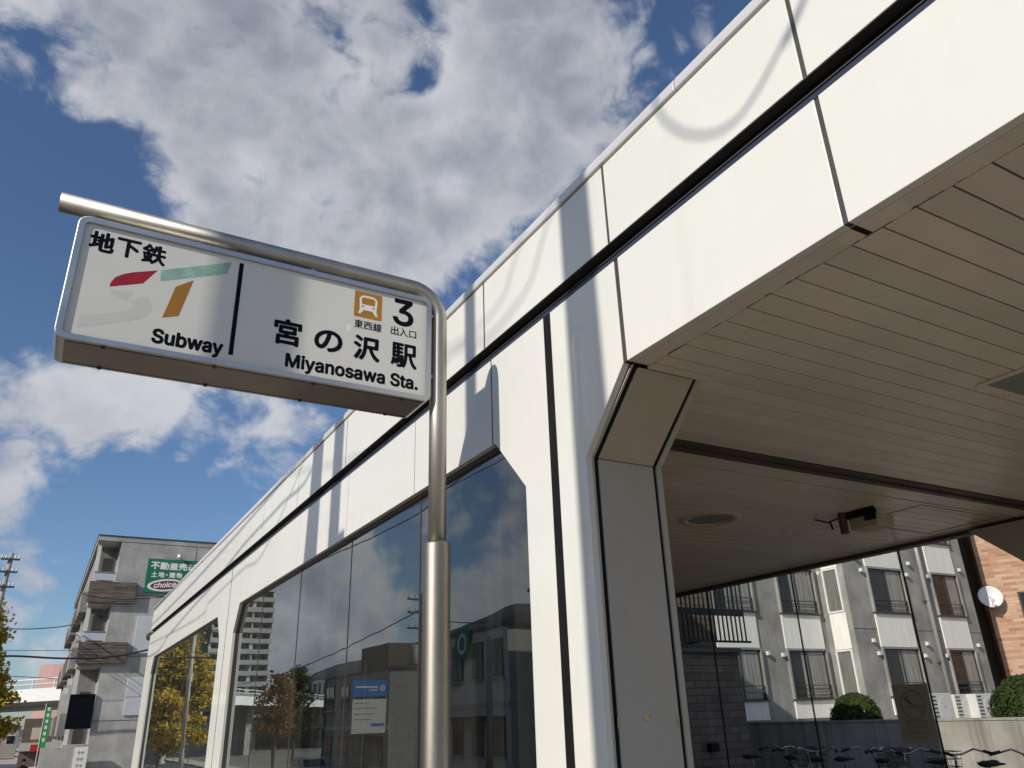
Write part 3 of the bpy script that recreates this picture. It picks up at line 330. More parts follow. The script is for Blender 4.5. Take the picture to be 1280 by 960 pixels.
def textmesh(body, x0, x1, z0, z1, y, bold=.0, step=.00005, shear=0, rot=0):
    "flat lettering facing -y fitted into a box; returns an MB (several shifted copies thicken the strokes)"
    if all(c in GLY or c == ' ' for c in body):
        vs, fs = latin(body)
        if shear: vs = [Vector((v.x+shear*v.y, v.y, 0)) for v in vs]
    else:
        cu = bpy.data.curves.new('t', 'FONT'); cu.body = body; cu.size = 1; cu.resolution_u = 4
        t = bpy.data.objects.new('t', cu); COL.objects.link(t)
        dg = bpy.context.evaluated_depsgraph_get(); dg.update()
        me = bpy.data.meshes.new_from_object(t.evaluated_get(dg))
        vs = [v.co.copy() for v in me.vertices]; fs = [tuple(p.vertices) for p in me.polygons]
        bpy.data.objects.remove(t); bpy.data.curves.remove(cu); bpy.data.meshes.remove(me)
    ax = min(v.x for v in vs); bx = max(v.x for v in vs); ay = min(v.y for v in vs); by = max(v.y for v in vs)
    b = bold*(z1-z0)
    sx = (x1-x0-2*b)/(bx-ax); sz = (z1-z0-2*b)/(by-ay)
    mb = MB(); k = 0
    offs = [(0, 0)] if not bold else [(b*math.cos(a), b*math.sin(a)) for a in [i*math.pi/4 for i in range(8)]]
    for dx, dz in offs:
        pv = [(x0+b+(v.x-ax)*sx+dx, y-k*step, z0+b+(v.y-ay)*sz+dz) for v in vs]
        if rot:
            cx, cz = (x0+x1)/2, (z0+z1)/2; c_, s_ = math.cos(rot), math.sin(rot)
            pv = [(cx+(p[0]-cx)*c_-(p[2]-cz)*s_, p[1], cz+(p[0]-cx)*s_+(p[2]-cz)*c_) for p in pv]
        mb.add(pv, fs); k += 1
    return mb
def join(*mbs):
    r = MB()
    for m in mbs: r.add(m.v, m.f)
    return r
def build_text(mb, name, m, parent):
    me = bpy.data.meshes.new(name); me.from_pydata(mb.v, [], mb.f); me.update(); me.materials.append(m)
    ob = bpy.data.objects.new(name, me); COL.objects.link(ob)
    ob.parent = parent; ob.matrix_parent_inverse = Matrix.Translation(parent.location).inverted() if parent.type == 'EMPTY' else Matrix.Identity(4)
    return ob
Z = lambda k: EYE + k*D            # k = height above the eye in units of D
# ------------------------------------------------------------------ world: sky + clouds
w = bpy.data.worlds.new('World'); SC.world = w; w.use_nodes = True; nt = w.node_tree
bg = nt.nodes['Background']; BGS = .10; bg.inputs[1].default_value = BGS
sky = nd(nt, 'ShaderNodeTexSky', sky_type='NISHITA'); sky.sun_disc = False
elev = math.asin(-SUN.z); az = math.atan2(-SUN.x, -SUN.y)
sky.sun_elevation = elev; sky.sun_rotation = az; sky.air_density = 1.0; sky.dust_density = .6; sky.ozone_density = 2.2
tc = nd(nt, 'ShaderNodeTexCoord'); nrm = nd(nt, 'ShaderNodeVectorMath', operation='NORMALIZE'); nt.links.new(tc.outputs['Generated'], nrm.inputs[0]); dirv = nrm.outputs[0]
def cloud_density(vec):
    s = nd(nt, 'ShaderNodeMapping'); s.inputs['Scale'].default_value = (1, 1, 1.2); s.inputs['Location'].default_value = CLOFF; nt.links.new(vec, s.inputs[0])
    v = s.outputs[0]
    a = noise(nt, 3.7, 3, .5, v, .25)
    p1 = mth(nt, 'ABSOLUTE', mth(nt, 'SUBTRACT', noise(nt, 6.2, 3, .45, v, .3), .5))
    soft = mth(nt, 'ADD', mth(nt, 'MULTIPLY', a, .85), mth(nt, 'ADD', mth(nt, 'MULTIPLY', p1, .93), .02))
    p2 = mth(nt, 'ABSOLUTE', mth(nt, 'SUBTRACT', noise(nt, 15, 5, .55, v, .4), .5))
    fine = mth(nt, 'SUBTRACT', noise(nt, 13, 10, .66, v, .5), .5)
    return soft, mth(nt, 'ADD', mth(nt, 'ADD', soft, mth(nt, 'MULTIPLY', p2, .60)), mth(nt, 'MULTIPLY', fine, .34))
CLOFF = (3.1, 1.7, .4)
def bump(vec, u, v, deg, amp, mirror=False):
    d = ray(u, v).normalized()
    if mirror: d = Vector((-d.x, d.y, d.z))
    n = nd(nt, 'ShaderNodeVectorMath', operation='DOT_PRODUCT'); nt.links.new(vec, n.inputs[0]); n.inputs[1].default_value = d
    k = 1/(2*(math.radians(deg)**2))
    e = mth(nt, 'POWER', math.e, mth(nt, 'MULTIPLY', mth(nt, 'SUBTRACT', n.outputs['Value'], 1.0), 2*k))
    return mth(nt, 'MULTIPLY', e, amp)
BUMPS = [(100, 50, 9, .15), (300, 70, 8, .15), (480, 110, 8, .14), (430, 240, 6, .17), (620, 180, 6, .20), (700, 60, 7, .13), (200, 160, 5, .10), (550, 290, 3.5, .10), (850, -60, 10, .14), (330, 240, 5, .13), (540, 320, 3, .10),
         (40, 480, 6, .21), (120, 520, 5, .10), (190, 525, 5, .15), (290, 570, 4, .14), (110, 560, 4, .06), (400, 515, 4, .14), (330, 540, 4, .07), (60, 728, 3.2, .16), (110, 738, 2.4, .14), (20, 745, 3, .16),
         (50, 300, 5, -.28), (20, 390, 4, -.18), (100, 240, 3, -.10), (730, 320, 4, -.24), (760, 170, 3, -.14), (60, 620, 5, -.25), (230, 640, 5, -.30), (560, 430, 4, -.16), (400, 620, 5, -.22), (130, 690, 3, -.2), (880, 40, 4, -.12), (310, 455, 3.5, -.08), (610, 370, 3, -.12), (530, 100, 1.2, -.22), (430, 100, 1.6, -.16), (312, 215, 1.6, -.20), (395, 248, 2.0, -.16), (562, 232, .9, -.22), (15, 105, 2.2, -.2), (35, 30, 1.3, -.14), (590, 250, 4, .14), (100, 190, 2, -.10)]
bs = None
for q in BUMPS:
    if q[1] < 400 and q[3] > 0: q = (*q[:3], q[3]*.74)
    e = bump(dirv, *q); bs = e if bs is None else mth(nt, 'ADD', bs, e)
for q in [(400, 770, 5, .15), (450, 830, 5, .14), (610, 620, 10, .15), (330, 800, 5, .1), (520, 700, 6, -.1)]:
    bs = mth(nt, 'ADD', bs, bump(dirv, *q, True))
soft, raw = cloud_density(dirv)
off = nd(nt, 'ShaderNodeVectorMath', operation='ADD'); nt.links.new(dirv, off.inputs[0]); off.inputs[1].default_value = (-SUN.x*.045, -SUN.y*.045, .035)
soft2, raw2 = cloud_density(off.outputs[0])
dens = mth(nt, 'ADD', raw, bs)
alpha = ramp(nt, dens, .54, .75)
thick = ramp(nt, mth(nt, 'ADD', mth(nt, 'ADD', soft, bs), mth(nt, 'MULTIPLY', mth(nt, 'SUBTRACT', raw, soft), .9)), .58, .98)
lit = mth(nt, 'SUBTRACT', .84, mth(nt, 'MULTIPLY', thick, .66))
lit = mth(nt, 'ADD', lit, mth(nt, 'MULTIPLY', mth(nt, 'SUBTRACT', raw, raw2), 1.5))
lit = mth(nt, 'ADD', lit, mth(nt, 'MULTIPLY', mth(nt, 'SUBTRACT', noise(nt, 3.4, 4, .55, off.outputs[0]), .5), 1.7))
for q in [(250, -20, 7, -.14), (480, 60, 5, -.16), (860, 0, 8, -.22), (170, 110, 5, .16), (380, 255, 5, .28), (610, 190, 4, .16), (250, 560, 5, .16), (500, 300, 4, .15)]: lit = mth(nt, 'ADD', lit, bump(dirv, *q))
lit = ramp(nt, lit, -.15, 1.1)
ccol = mixc(nt, lit, (2.45, 2.7, 3.4), (6.2, 6.3, 6.7))
skyc = mixc(nt, 1.0, sky.outputs[0], (.80, .92, 1.08), 'MULTIPLY')
col = mixc(nt, mth(nt, 'MULTIPLY', alpha, .95), skyc, ccol)
nt.links.new(col, bg.inputs[0])
sl = bpy.data.lights.new('sun', 'SUN'); sl.energy = 4.0; sl.angle = math.radians(.53); sl.color = (1, .94, .84)
so = bpy.data.objects.new('sun', sl); COL.objects.link(so); so.rotation_euler = SUN.to_track_quat('-Z', 'Y').to_euler(); so.location = (-20, -8, 15)
SC.view_settings.view_transform = 'Standard'; SC.view_settings.look = 'None'; SC.view_settings.exposure = 0; SC.view_settings.gamma = 1
SC.view_settings.use_curve_mapping = False
SC.cycles.max_bounces = 8; SC.cycles.diffuse_bounces = 4; SC.cycles.glossy_bounces = 4; SC.cycles.transparent_max_bounces = 12
SC.cycles.caustics_reflective = False; SC.cycles.caustics_refractive = False
SC.cycles.use_denoising = True

# ------------------------------------------------------------------ ground
def gz(y): return -.05*max(0, min(y, 62)-22)
YS = [-300, -60, -20, 0, 22] + [22+i*5 for i in range(1, 9)] + [90, 150, 300, 900]
def strip(x0, x1, dz, y0=-300, y1=900, xs=2):
    mb = MB(); ys = [y for y in YS if y0 < y < y1]; ys = [y0]+ys+[y1]
    vs = []; fs = []
    for y in ys: vs += [(x0, y, gz(y)+dz), (x1, y, gz(y)+dz)]
    for i in range(len(ys)-1): fs.append((2*i, 2*i+1, 2*i+3, 2*i+2))
    return mb.add(vs, fs)
structure(strip(-6000, 6000, -.14, -3000, 6000), 'ground', M['ground'])
structure(strip(-12, -5.2, -.125), 'road', M['asphalt'])
structure(strip(-5.0, 60, 0, -300, 300), 'pavement', M['paving'])
structure(strip(-14.5, -12.2, 0, -300, 300), 'pavement', M['paving'])
for x in (-5.2, -12.2):
    mb = MB(); a = strip(x, x+.2, .004, -300, 300); n = len(a.v)
    a.add([(p[0], p[1], p[2]-.2) for p in a.v], []); 
    for i in range(0, n-2, 2): a.f += [(i, i+2, i+2+n, i+n), (i+1, i+3, i+3+n, i+1+n)]
    structure(a, 'kerb', M['kerb'])
mb = MB()
for y in range(-30, 140, 10): m2 = strip(-8.68, -8.53, -.121, y, y+5); mb.add(m2.v, m2.f)
m2 = strip(-5.65, -5.5, -.121, -60, 150); mb.add(m2.v, m2.f)
structure(mb, 'road_markings', M['paint'])
# terrace behind the retaining wall
structure(MB().box((14.3, 3, -.1), (70, 60, 1.15)), 'terrace', M['paving'])
# hills beyond the town
mb = MB(); N = 220; vs = []; fs = []
def ridge(a):
    d_ = -math.degrees(a); k_ = max(0, min(1, (d_-6)/10)); t_ = max(0, min(1, (d_-14)/16))
    return (150+260*t_+16*math.sin(a*9+.7)+10*math.sin(a*23+2)+5*math.sin(a*57))*k_
for i in range(N+1):
    a = math.radians(-75+100*i/N); 
    for j, (r, k) in enumerate(((2300, 0), (2600, .35), (2900, .8), (3200, 1), (3800, .3))):
        h = max(20, ridge(a))*k*(1+.02*math.sin(i*.31+j*2.1))
        vs.append((r*math.sin(a), r*math.cos(a), h-3))
for i in range(N):
    for j in range(4): fs.append((i*5+j, (i+1)*5+j, (i+1)*5+j+1, i*5+j+1))
structure(mb.add(vs, fs), 'hills', mat('wooded_hills', (.07, .072, .07), .95, var=.3, vscale=.02), smooth=True)

# ------------------------------------------------------------------ station entrance building
B = thing('subway_entrance', (D, 10, 0), 'long white panelled subway entrance building with black gutter line and dark windows', 'building')
ZS, ZL, ZU, ZG, ZC = Z(.7125), Z(.9755), Z(1.030), Z(1.262), Z(1.302)
Y0, Y1 = -4.2, 9.93*D
JW = .02
lowJ = [-1.14, -.55, .04, .633, 1.212, 1.831, 2.395, 3.11, 3.86, 4.63]
uppJ = [-1.1, -.5, .06, .644, 1.233, 1.869, 2.43, 3.174, 3.946, 4.704, 5.42, 6.12, 6.85, 7.6, 8.4, 9.2]
# upper fascia
mb = MB(); ys = [Y0]+[j*D for j in uppJ]+[Y1]
for a, b in zip(ys[:-1], ys[1:]): mb.box((D, a+JW/2, ZU), (D+.04, b-JW/2, ZG-.012))
mb.box((D, Y1-.02, ZU), (D+.04, Y1+.02, ZG-.012)) if False else None
mb.build('upper_fascia', M['panel'], B, bevel=.003)
MB().box((D+.004, Y0, ZU+.003), (D+.036, Y1-.03, ZG-.02)).box((D+.004, Y0, ZS+.003), (D+.036, Y1-.03, ZL-.003)).build('joint_sealant', M['joint'], B)
# lower fascia over openings
W1 = (1.659, 5.263); W2 = (5.70, 9.411)
mb = MB()
ent = [Y0]+[j*D for j in lowJ if j < 1.2]+[1.212*D]
for a, b in zip(ent[:-1], ent[1:]): mb.box((D, a+JW/2, ZS), (D+.04, b-JW/2, ZL))
mb.build('lower_fascia', M['panel'], B, bevel=.003); mb = MB()
for a, b in zip([1.831, 2.395, 3.11, 3.86, 4.63], [2.395, 3.11, 3.86, 4.63, 5.137]): mb.box((D, a*D+.006, ZS-.004), (D+.04, b*D-.006, ZL))
mb.build('lower_fascia', M['panel'], B, bevel=.003); mb = MB()
w2 = [5.857, 6.55, 7.25, 7.95, 8.65, 9.299]
for a, b in zip(w2[:-1], w2[1:]): mb.box((D, a*D+.006, ZS-.004), (D+.04, b*D-.006, ZL))
mb.build('lower_fascia', M['panel'], B, bevel=.003)
# posts (front panels with chamfered heads)
def post(poly): return MB().prism([(y*D, z) for y, z in poly], 0, D, D+.038)
zc = Z(.545)
post([(1.222, ZL), (1.222, ZS), (1.387, zc), (1.387, 0), (1.502, 0), (1.502, ZL)]).build('post', M['panel'], B, bevel=.003)
post([(1.5365, ZL), (1.5365, 0), (1.657, 0), (1.657, zc), (1.815, ZS-.004), (1.826, ZS-.004), (1.826, ZL)]).build('post', M['panel'], B, bevel=.003)
post([(5.143, ZL), (5.143, ZS-.004), (5.263, zc), (5.263, 0), (5.476, 0), (5.476, ZL)]).build('post', M['panel'], B, bevel=.003)
post([(5.494, ZL), (5.494, 0), (5.70, 0), (5.70, zc), (5.851, ZS-.004), (5.851, ZL)]).build('post', M['panel'], B, bevel=.003)
post([(9.305, ZL), (9.305, ZS-.004), (9.411, zc), (9.411, 0), (9.93, 0), (9.93, ZL)]).build('post', M['panel'], B, bevel=.003)
for y in (1.519, 5.485): MB().box((D+.002, y*D-.039, 0), (D+.036, y*D+.039, ZL)).build('expansion_joint', M['black'], B)
# end wall
MB().box((D+.04, Y1-.16, 0), (7.37, Y1-.002, ZG-.02)).build('end_wall', M['panel'], B)
# flashing, gutter recess, coping
MB().prism([(D+.002, ZL), (D+.11, ZL), (D+.11, ZL+.034), (D+.012, ZL+.034)], 1, Y0, Y1-.01).build('flashing', M['flash'], B)
g = MB().box((D+.052, Y0, ZL+.035), (D+.2, Y1-.02, ZU+.02)).build('gutter_channel', M['black'], B)
sub(MB().box((D+.035, Y0, ZL+.066), (D+.0515, Y1-.02, ZL+.072)), 'gutter_lip', M['joint'], g)
MB().box((D-.002, Y0, ZU-.007), (D+.05, Y1-.004, ZU-.001)).build('panel_drip', M['joint'], B)
mb = MB()
cj = [Y0]+[(.95+1.27*i)*D for i in range(-2, 8)]+[Y1+.02]
for a, b in zip(cj[:-1], cj[1:]):
    mb.prism([(D-.012, ZG), (D-.012, ZG+.03), (D-.004, ZC-.02), (D+.02, ZC), (D+.36, ZC+.01), (D+.36, ZG)], 1, a+.003, b-.003)
mb.build('coping', M['coping'], B, bevel=.004)
# entrance column (side of the opening): edges, black joints, panel
def colprof(i): return [(1.387*D+i, 0), (1.387*D+i, zc-.0*i), (1.212*D+i, ZS-.002), (1.502*D, ZS-.002), (1.502*D, 0)]
XC = [1.0185, 1.0195, 1.036, 1.198, 1.209, 1.222]
c = MB().prism(colprof(.012), 0, XC[0]*D, 1.221*D).build('column_core', M['black'], B)
lowp = lambda i: [(1.387*D+i, 0), (1.387*D+i, zc), (1.500*D, zc), (1.500*D, 0)]
hip = lambda i: [(1.387*D+i, zc+.003), (1.214*D+i, ZS-.012), (1.500*D, ZS-.012), (1.500*D, zc+.003)]
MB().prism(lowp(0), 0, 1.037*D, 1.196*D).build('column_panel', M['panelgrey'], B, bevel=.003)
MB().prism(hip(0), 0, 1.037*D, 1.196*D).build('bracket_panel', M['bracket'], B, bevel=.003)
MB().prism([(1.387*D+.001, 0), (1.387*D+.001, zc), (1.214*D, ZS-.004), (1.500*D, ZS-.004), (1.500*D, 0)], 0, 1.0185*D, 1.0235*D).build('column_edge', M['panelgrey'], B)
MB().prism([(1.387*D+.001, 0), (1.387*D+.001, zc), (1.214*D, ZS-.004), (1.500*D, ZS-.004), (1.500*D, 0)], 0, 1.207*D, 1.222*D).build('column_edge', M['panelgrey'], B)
yp = 1.387*D-.0015
for (u0_, v0_, u1_, v1_) in ((771, 895, 776.5, 912), (803, 892, 815, 901), (845, 895, 850.5, 911)):
    a = at(u0_, v0_, 1, yp); b = at(u1_, v1_, 1, yp)
    mb = MB(); n = 14; poly = []
    for i in range(n):
        t = 2*math.pi*i/n; cx, cz = (a.x+b.x)/2, (a.z+b.z)/2; hx, hz = abs(b.x-a.x)/2, abs(a.z-b.z)/2
        q = max(abs(math.cos(t)), abs(math.sin(t))); poly.append((cx+hx*math.cos(t)/q*random.uniform(.8, 1.05), cz+hz*math.sin(t)/q*random.uniform(.8, 1.05)))
    mb.prism(poly, 1, yp-.001, yp).build('adhesive_patch', M['patch'], B)
# soffit boards run across (x); dark backing above
XB = 3.51*D
MB().box((D+.05, Y0, ZS+.03), (XB, Y1-.2, ZS+.06)).build('soffit_backing', M['black'], B)
mb = MB(); pitch = .0600*D; y = .4325*D
lo = []
while y > Y0: y -= pitch
rail0, rail1 = 1.575*D, 1.740*D
while y < Y1-.3:
    a, b = y+.0040, y+pitch-.0040
    if not (b > rail0 and a < rail1):
        if a < Y1-.3: mb.box((1.066*D, a, ZS+.002), (XB-.03, b, ZS+.014))
    y += pitch
S_ = mb.build('soffit', M['soffit'], B, bevel=.0015, seg=1)
MB().box((D+.0405, Y0, ZS), (1.062*D, 1.21*D, ZS+.02)).build('soffit_lip', M['soffit'], B)
MB().box((D+.0405, .633*D-.011, ZS-.0015), (1.058*D, .633*D+.011, ZS+.001)).build('lip_joint', M['black'], B)
MB().box((D+.0405, 1.213*D-.012, ZS-.0025), (1.058*D, 1.213*D+.010, ZS-.0005)).build('lip_joint', M['black'], B)
MB().box((1.06*D, 1.192*D, ZS-.012), (1.24*D, 1.212*D, ZS)).build('trim_angle', M['soffit'], B)
mb = MB().box((1.2*D, rail0, ZS-.006), (XB-.03, rail0+.035*D, ZS+.02)).box((1.2*D, rail0+.038*D, ZS-.02), (XB-.03, rail0+.055*D, ZS+.02)).box((1.2*D, rail0+.058*D, ZS-.006), (XB-.03, rail0+.078*D, ZS+.02))
mb.build('shutter_track', M['rail'], B, bevel=.003)
MB().box((1.2*D, rail0+.080*D, ZS-.004), (XB-.03, rail1-.004, ZS+.02)).build('soffit_beam', M['soffit'], B, bevel=.003)
rnd_ = random.Random(5); mb = MB(); yy = .1*D
while yy < 1.18*D:
    if rnd_.random() < .62:
        l_ = rnd_.uniform(.02, .09); w_ = rnd_.uniform(.002, .007)
        mb.add([(1.0615*D-w_, yy, ZS-.0006), (1.0615*D-w_*rnd_.uniform(.2, 1.6), yy+l_*.3, ZS-.0006), (1.0615*D-w_*rnd_.uniform(.2, 2.2), yy+l_*.7, ZS-.0006), (1.0615*D, yy+l_, ZS-.0006), (1.0615*D, yy, ZS-.0006)], [(0, 1, 2, 3, 4)])
    yy += rnd_.uniform(.03, .10)
tag(mb.build('peeled_paint', M['rail'], B), None, None, kind='stuff')
# access hatch in the soffit (thin frame lines)
hx0, hx1, hy0, hy1 = 2.86*D, 3.38*D, 1.775*D, 2.10*D
mb = MB()
for a, b in (((hx0, hy0), (hx1, hy0+.006)), ((hx0, hy1), (hx1, hy1+.006)), ((hx0, hy0), (hx0+.006, hy1)), ((hx1, hy0), (hx1+.006, hy1))):
    mb.box((a[0], a[1], ZS-.0005 - .0007*(a[0] == b[0]-.006)), (b[0], b[1], ZS+.0035))
mb.build('soffit_hatch', M['rail'], B)
# back side: glass screen, posts, head
MB().box((XB-.03, Y0, ZS-.035), (XB+.09, Y1, ZS+.6)).build('rear_fascia', M['rail'], B)
gy = [3.55, 4.945, 6.355, 7.76, 8.5]
gp = MB()
for a, b in zip(gy[:-1], gy[1:]): gp.box((XB+.004, a+.004, .1), (XB+.016, b-.004, ZS-.036))
gs = gp.build('glass_screen', M['clear'], B)
mb = MB()
for y in gy[1:-1]: mb.box((XB, y-.004, .1), (XB+.02, y+.004, ZS-.036))
sub(mb, 'screen_joint', M['black'], gs)
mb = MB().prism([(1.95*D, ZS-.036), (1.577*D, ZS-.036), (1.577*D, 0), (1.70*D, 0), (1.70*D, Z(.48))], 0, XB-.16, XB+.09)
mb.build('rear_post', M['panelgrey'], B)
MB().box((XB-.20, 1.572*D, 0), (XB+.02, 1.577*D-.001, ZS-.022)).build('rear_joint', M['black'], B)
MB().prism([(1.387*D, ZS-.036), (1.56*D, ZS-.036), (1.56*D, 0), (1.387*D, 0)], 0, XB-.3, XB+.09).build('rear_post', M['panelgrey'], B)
MB().box((XB, 8.5, 0), (XB+.12, Y1-.2, ZS+.02)).build('rear_wall', M['interior'], B)
MB().box((D+.2, Y0+.02, ZS+.07), (XB+.05, Y1-.2, ZG-.1)).build('roof', M['joint'], B)
MB().box((5.3, 7.0, ZG-.098), (7.2, 14.5, 5.95)).build('roof_shadow_box', M['panelgrey'], B)  # unseen box added on the roof to throw shade on the retaining wall
MB().box((D+.3, 8.0, -.02), (XB-.01, Y1-.3, .02)).build('inner_floor', M['interior'], B)
# facade windows
def window(y0, y1, t0, t1, joints):
    poly = [(y0, .12), (y0, zc), (t0, ZS-.01), (t1, ZS-.01), (y1, zc), (y1, .12)]
    g = MB().prism(poly, 0, D+.062, D+.072).build('window_glass', M['winglass'], B)
    fr = MB()
    for (a, b) in zip(poly, poly[1:]+poly[:1]):
        a = Vector((D+.060, *a)); b = Vector((D+.060, *b)); d = (b-a).normalized(); n_ = Vector((1, 0, 0)).cross(d)*.016
        fr.add([a-n_-Vector((.02, 0, 0)), b-n_-Vector((.02, 0, 0)), b+n_-Vector((.02, 0, 0)), a+n_-Vector((.02, 0, 0)), a-n_+Vector((.03, 0, 0)), b-n_+Vector((.03, 0, 0)), b+n_+Vector((.03, 0, 0)), a+n_+Vector((.03, 0, 0))],
               [(0, 1, 2, 3), (7, 6, 5, 4), (0, 4, 5, 1), (1, 5, 6, 2), (2, 6, 7, 3), (3, 7, 4, 0)])
    sub(fr, 'frame', M['frame'], g)
    for j in joints: sub(MB().box((D+.058, j-.006, .12), (D+.076, j+.006, ZS-.02)), 'mullion', M['frame'], g)
    MB().box((D, y0, 0), (D+.1, y1, .11)).build('window_plinth', M['panel'], B)
window(1.659*D, 5.263*D, 1.815*D, 5.137*D, [2.40*D, 3.11*D, 3.86*D, 4.63*D])
window(5.70*D, 9.411*D, 5.851*D, 9.299*D, [6.55*D, 7.25*D, 7.95*D, 8.65*D])

# ceiling fittings
def roundlamp(x, y, r, label):
    t = thing('ceiling_light', (x, y, ZS), label, 'ceiling light')
    MB().lathe([(r*.76, -.004), (r*.80, -.018), (r*1.0, -.014), (r*1.04, .001)], (x, y, ZS), 40).build('trim_ring', M['diffring'], t, smooth=True)
    MB().lathe([(.001, .0005), (r*.4, .0003), (r*.77, -.003)], (x, y, ZS), 40).build('diffuser', M['diff'], t, smooth=True)
roundlamp(2.226*D, 2.272*D, .118*D, 'round recessed ceiling light with rusty rim beyond the shutter track')
t = thing('ceiling_light', (1.95*D, .6*D, ZS), 'rectangular recessed ceiling light at the edge of the soffit near the front', 'ceiling light')
lx0, lx1, ly0, ly1 = 1.86*D, 2.45*D, .30*D, .945*D
mb = MB(); fwid = .03
for a, b in (((lx0, ly0), (lx1, ly0+fwid)), ((lx0, ly1-fwid), (lx1, ly1)), ((lx0, ly0+fwid), (lx0+fwid, ly1-fwid)), ((lx1-fwid, ly0+fwid), (lx1, ly1-fwid))):
    mb.box((a[0], a[1], ZS-.012), (b[0], b[1], ZS+.001))
mb.build('trim_frame', M['soffit'], t, bevel=.003)
MB().box((lx0+fwid, ly0+fwid, ZS-.004), (lx1-fwid, ly1-fwid, ZS+.0005)).build('diffuser', M['diff'], t)
# sensor box hanging from the soffit
sx, sy = 2.70*D, 1.955*D
t = thing('door_sensor_box', (sx, sy, ZS), 'cream control box with black bracket fixed under the soffit', 'control box')
MB().box((sx-.02, sy-.20, ZS-.15), (sx+.20, sy+.06, ZS-.05)).build('casing', mat('cream_casing', (.47, .42, .29), .5, var=.05), t, bevel=.01)
MB().box((sx-.05, sy-.16, ZS-.049), (sx+.05, sy+.10, ZS)).box((sx-.04, sy-.20, ZS-.10), (sx-.021, sy-.10, ZS-.001)).build('bracket', M['black'], t)
MB().tube([(sx-.06, sy+.09, ZS-.0), (sx-.06, sy+.09, ZS-.17)], .034, 12).build('cylinder', M['rail'], t)
MB().tube([(sx-.06, sy+.1, ZS-.03), (sx-.08, sy+.22, ZS-.05), (sx-.10, sy+.33, ZS-.005)], .007, 6).tube([(sx-.08, sy+.2, ZS-.05), (sx-.09, sy+.18, ZS-.12)], .009, 6).build('cable', M['cable'], t)
# poster on the glass screen
t = thing('poster', (XB-.004, 5.13, 1.5), 'brown backed no smoking poster stuck on the glass screen', 'poster')
py0, py1, pz0, pz1 = 4.955, 5.335, 1.27, 1.79
MB().box((XB-.002, py0, pz0), (XB+.002, py1, pz1)).build('sheet', M['poster'], t)
mb = MB(); cy, czp, rr = (py0+py1)/2, pz1-.185, .135
n = 40
for i in range(n):
    a, b = 2*math.pi*i/n, 2*math.pi*(i+1)/n
    mb.add([(XB-.0035, cy+r*math.cos(w), czp+r*math.sin(w)) for w in (a, b) for r in (rr, rr*.86)], [(0, 1, 3, 2)])
def bar(mb, p, q, wd):
    p = Vector(p); q = Vector(q); n_ = (q-p).normalized(); n_ = Vector((-n_[1], n_[0]))*wd/2
    mb.add([(XB-.0042, *(p-n_)), (XB-.0042, *(q-n_)), (XB-.0042, *(q+n_)), (XB-.0042, *(p+n_))], [(0, 1, 2, 3)])
bar(mb, (cy+.095, czp+.085), (cy-.095, czp-.085), .022)
mb.box((XB-.003, cy-.09, czp-.03), (XB-.0025, cy+.07, czp-.005))
for k, y_ in enumerate((cy+.055, cy+.03)): bar(mb, (y_, czp+.01), (y_+.03, czp+.06+.02*k), .014)
for k, (h, l) in enumerate(((.03, .24), (.03, .2), (.02, .22), (.02, .16))):
    zz = pz0+.17-.045*k
    x = -l/2
    while x < l/2:
        mb.box((XB-.003, cy+x, zz), (XB-.0025, cy+x+h*.8, zz+h)); x += h*1.15
mb.build('printed_symbol', M['posterink'], t)
# ------------------------------------------------------------------ station sign
YF = 1.711*D; TH = .138*D; YB_ = YF+TH; YP = 1.735*D
SX0, SX1, SZ0, SZ1 = -.098*D, .757*D, Z(.757), Z(1.062)
PXx = .7875*D
S = thing('station_sign', (PXx, YP, 0), 'white station name sign box hung from a bent stainless steel pole', 'sign')
def rrect(x0, x1, z0, z1, r, n=6):
    p = []
    for cx, cz, a0 in ((x1-r, z1-r, 0), (x0+r, z1-r, 90), (x0+r, z0+r, 180), (x1-r, z0+r, 270)):
        for i in range(n+1): a = math.radians(a0+90*i/n); p.append((cx+r*math.cos(a), cz+r*math.sin(a)))
    return p
# frame: outer shell with front rim around a recessed face
outer = rrect(SX0, SX1, SZ0, SZ1, .045); FR = .030
inner = rrect(SX0+FR, SX1-FR, SZ0+FR*.98, SZ1-FR, .02)
n = len(outer); mb = MB(); vs = []
for poly, y in ((outer, YB_), (outer, YF+.004), (rrect(SX0+.004, SX1-.004, SZ0+.004, SZ1-.004, .042), YF), (inner, YF+.001), (inner, YF+.02)):
    vs += [(p[0], y, p[1]) for p in poly]
fs = [(i+k*n, (i+1) % n+k*n, (i+1) % n+(k+1)*n, i+(k+1)*n) for k in range(4) for i in range(n)]
fs.append(tuple(range(n)))
fr_ = mb.add(vs, fs).build('box_frame', M['steelbox'], S)
FY = YF+.0135
MB().prism(rrect(SX0+FR-.002, SX1-FR+.002, SZ0+FR-.002, SZ1-FR+.002, .02), 1, FY, FY+.004).build('face', M['signface'], S)
MB().box((SX0+.045, YF+.012, SZ0-.0008), (SX1-.045, YB_-.012, SZ0+.001)).build('base_plate', M['under'], S)
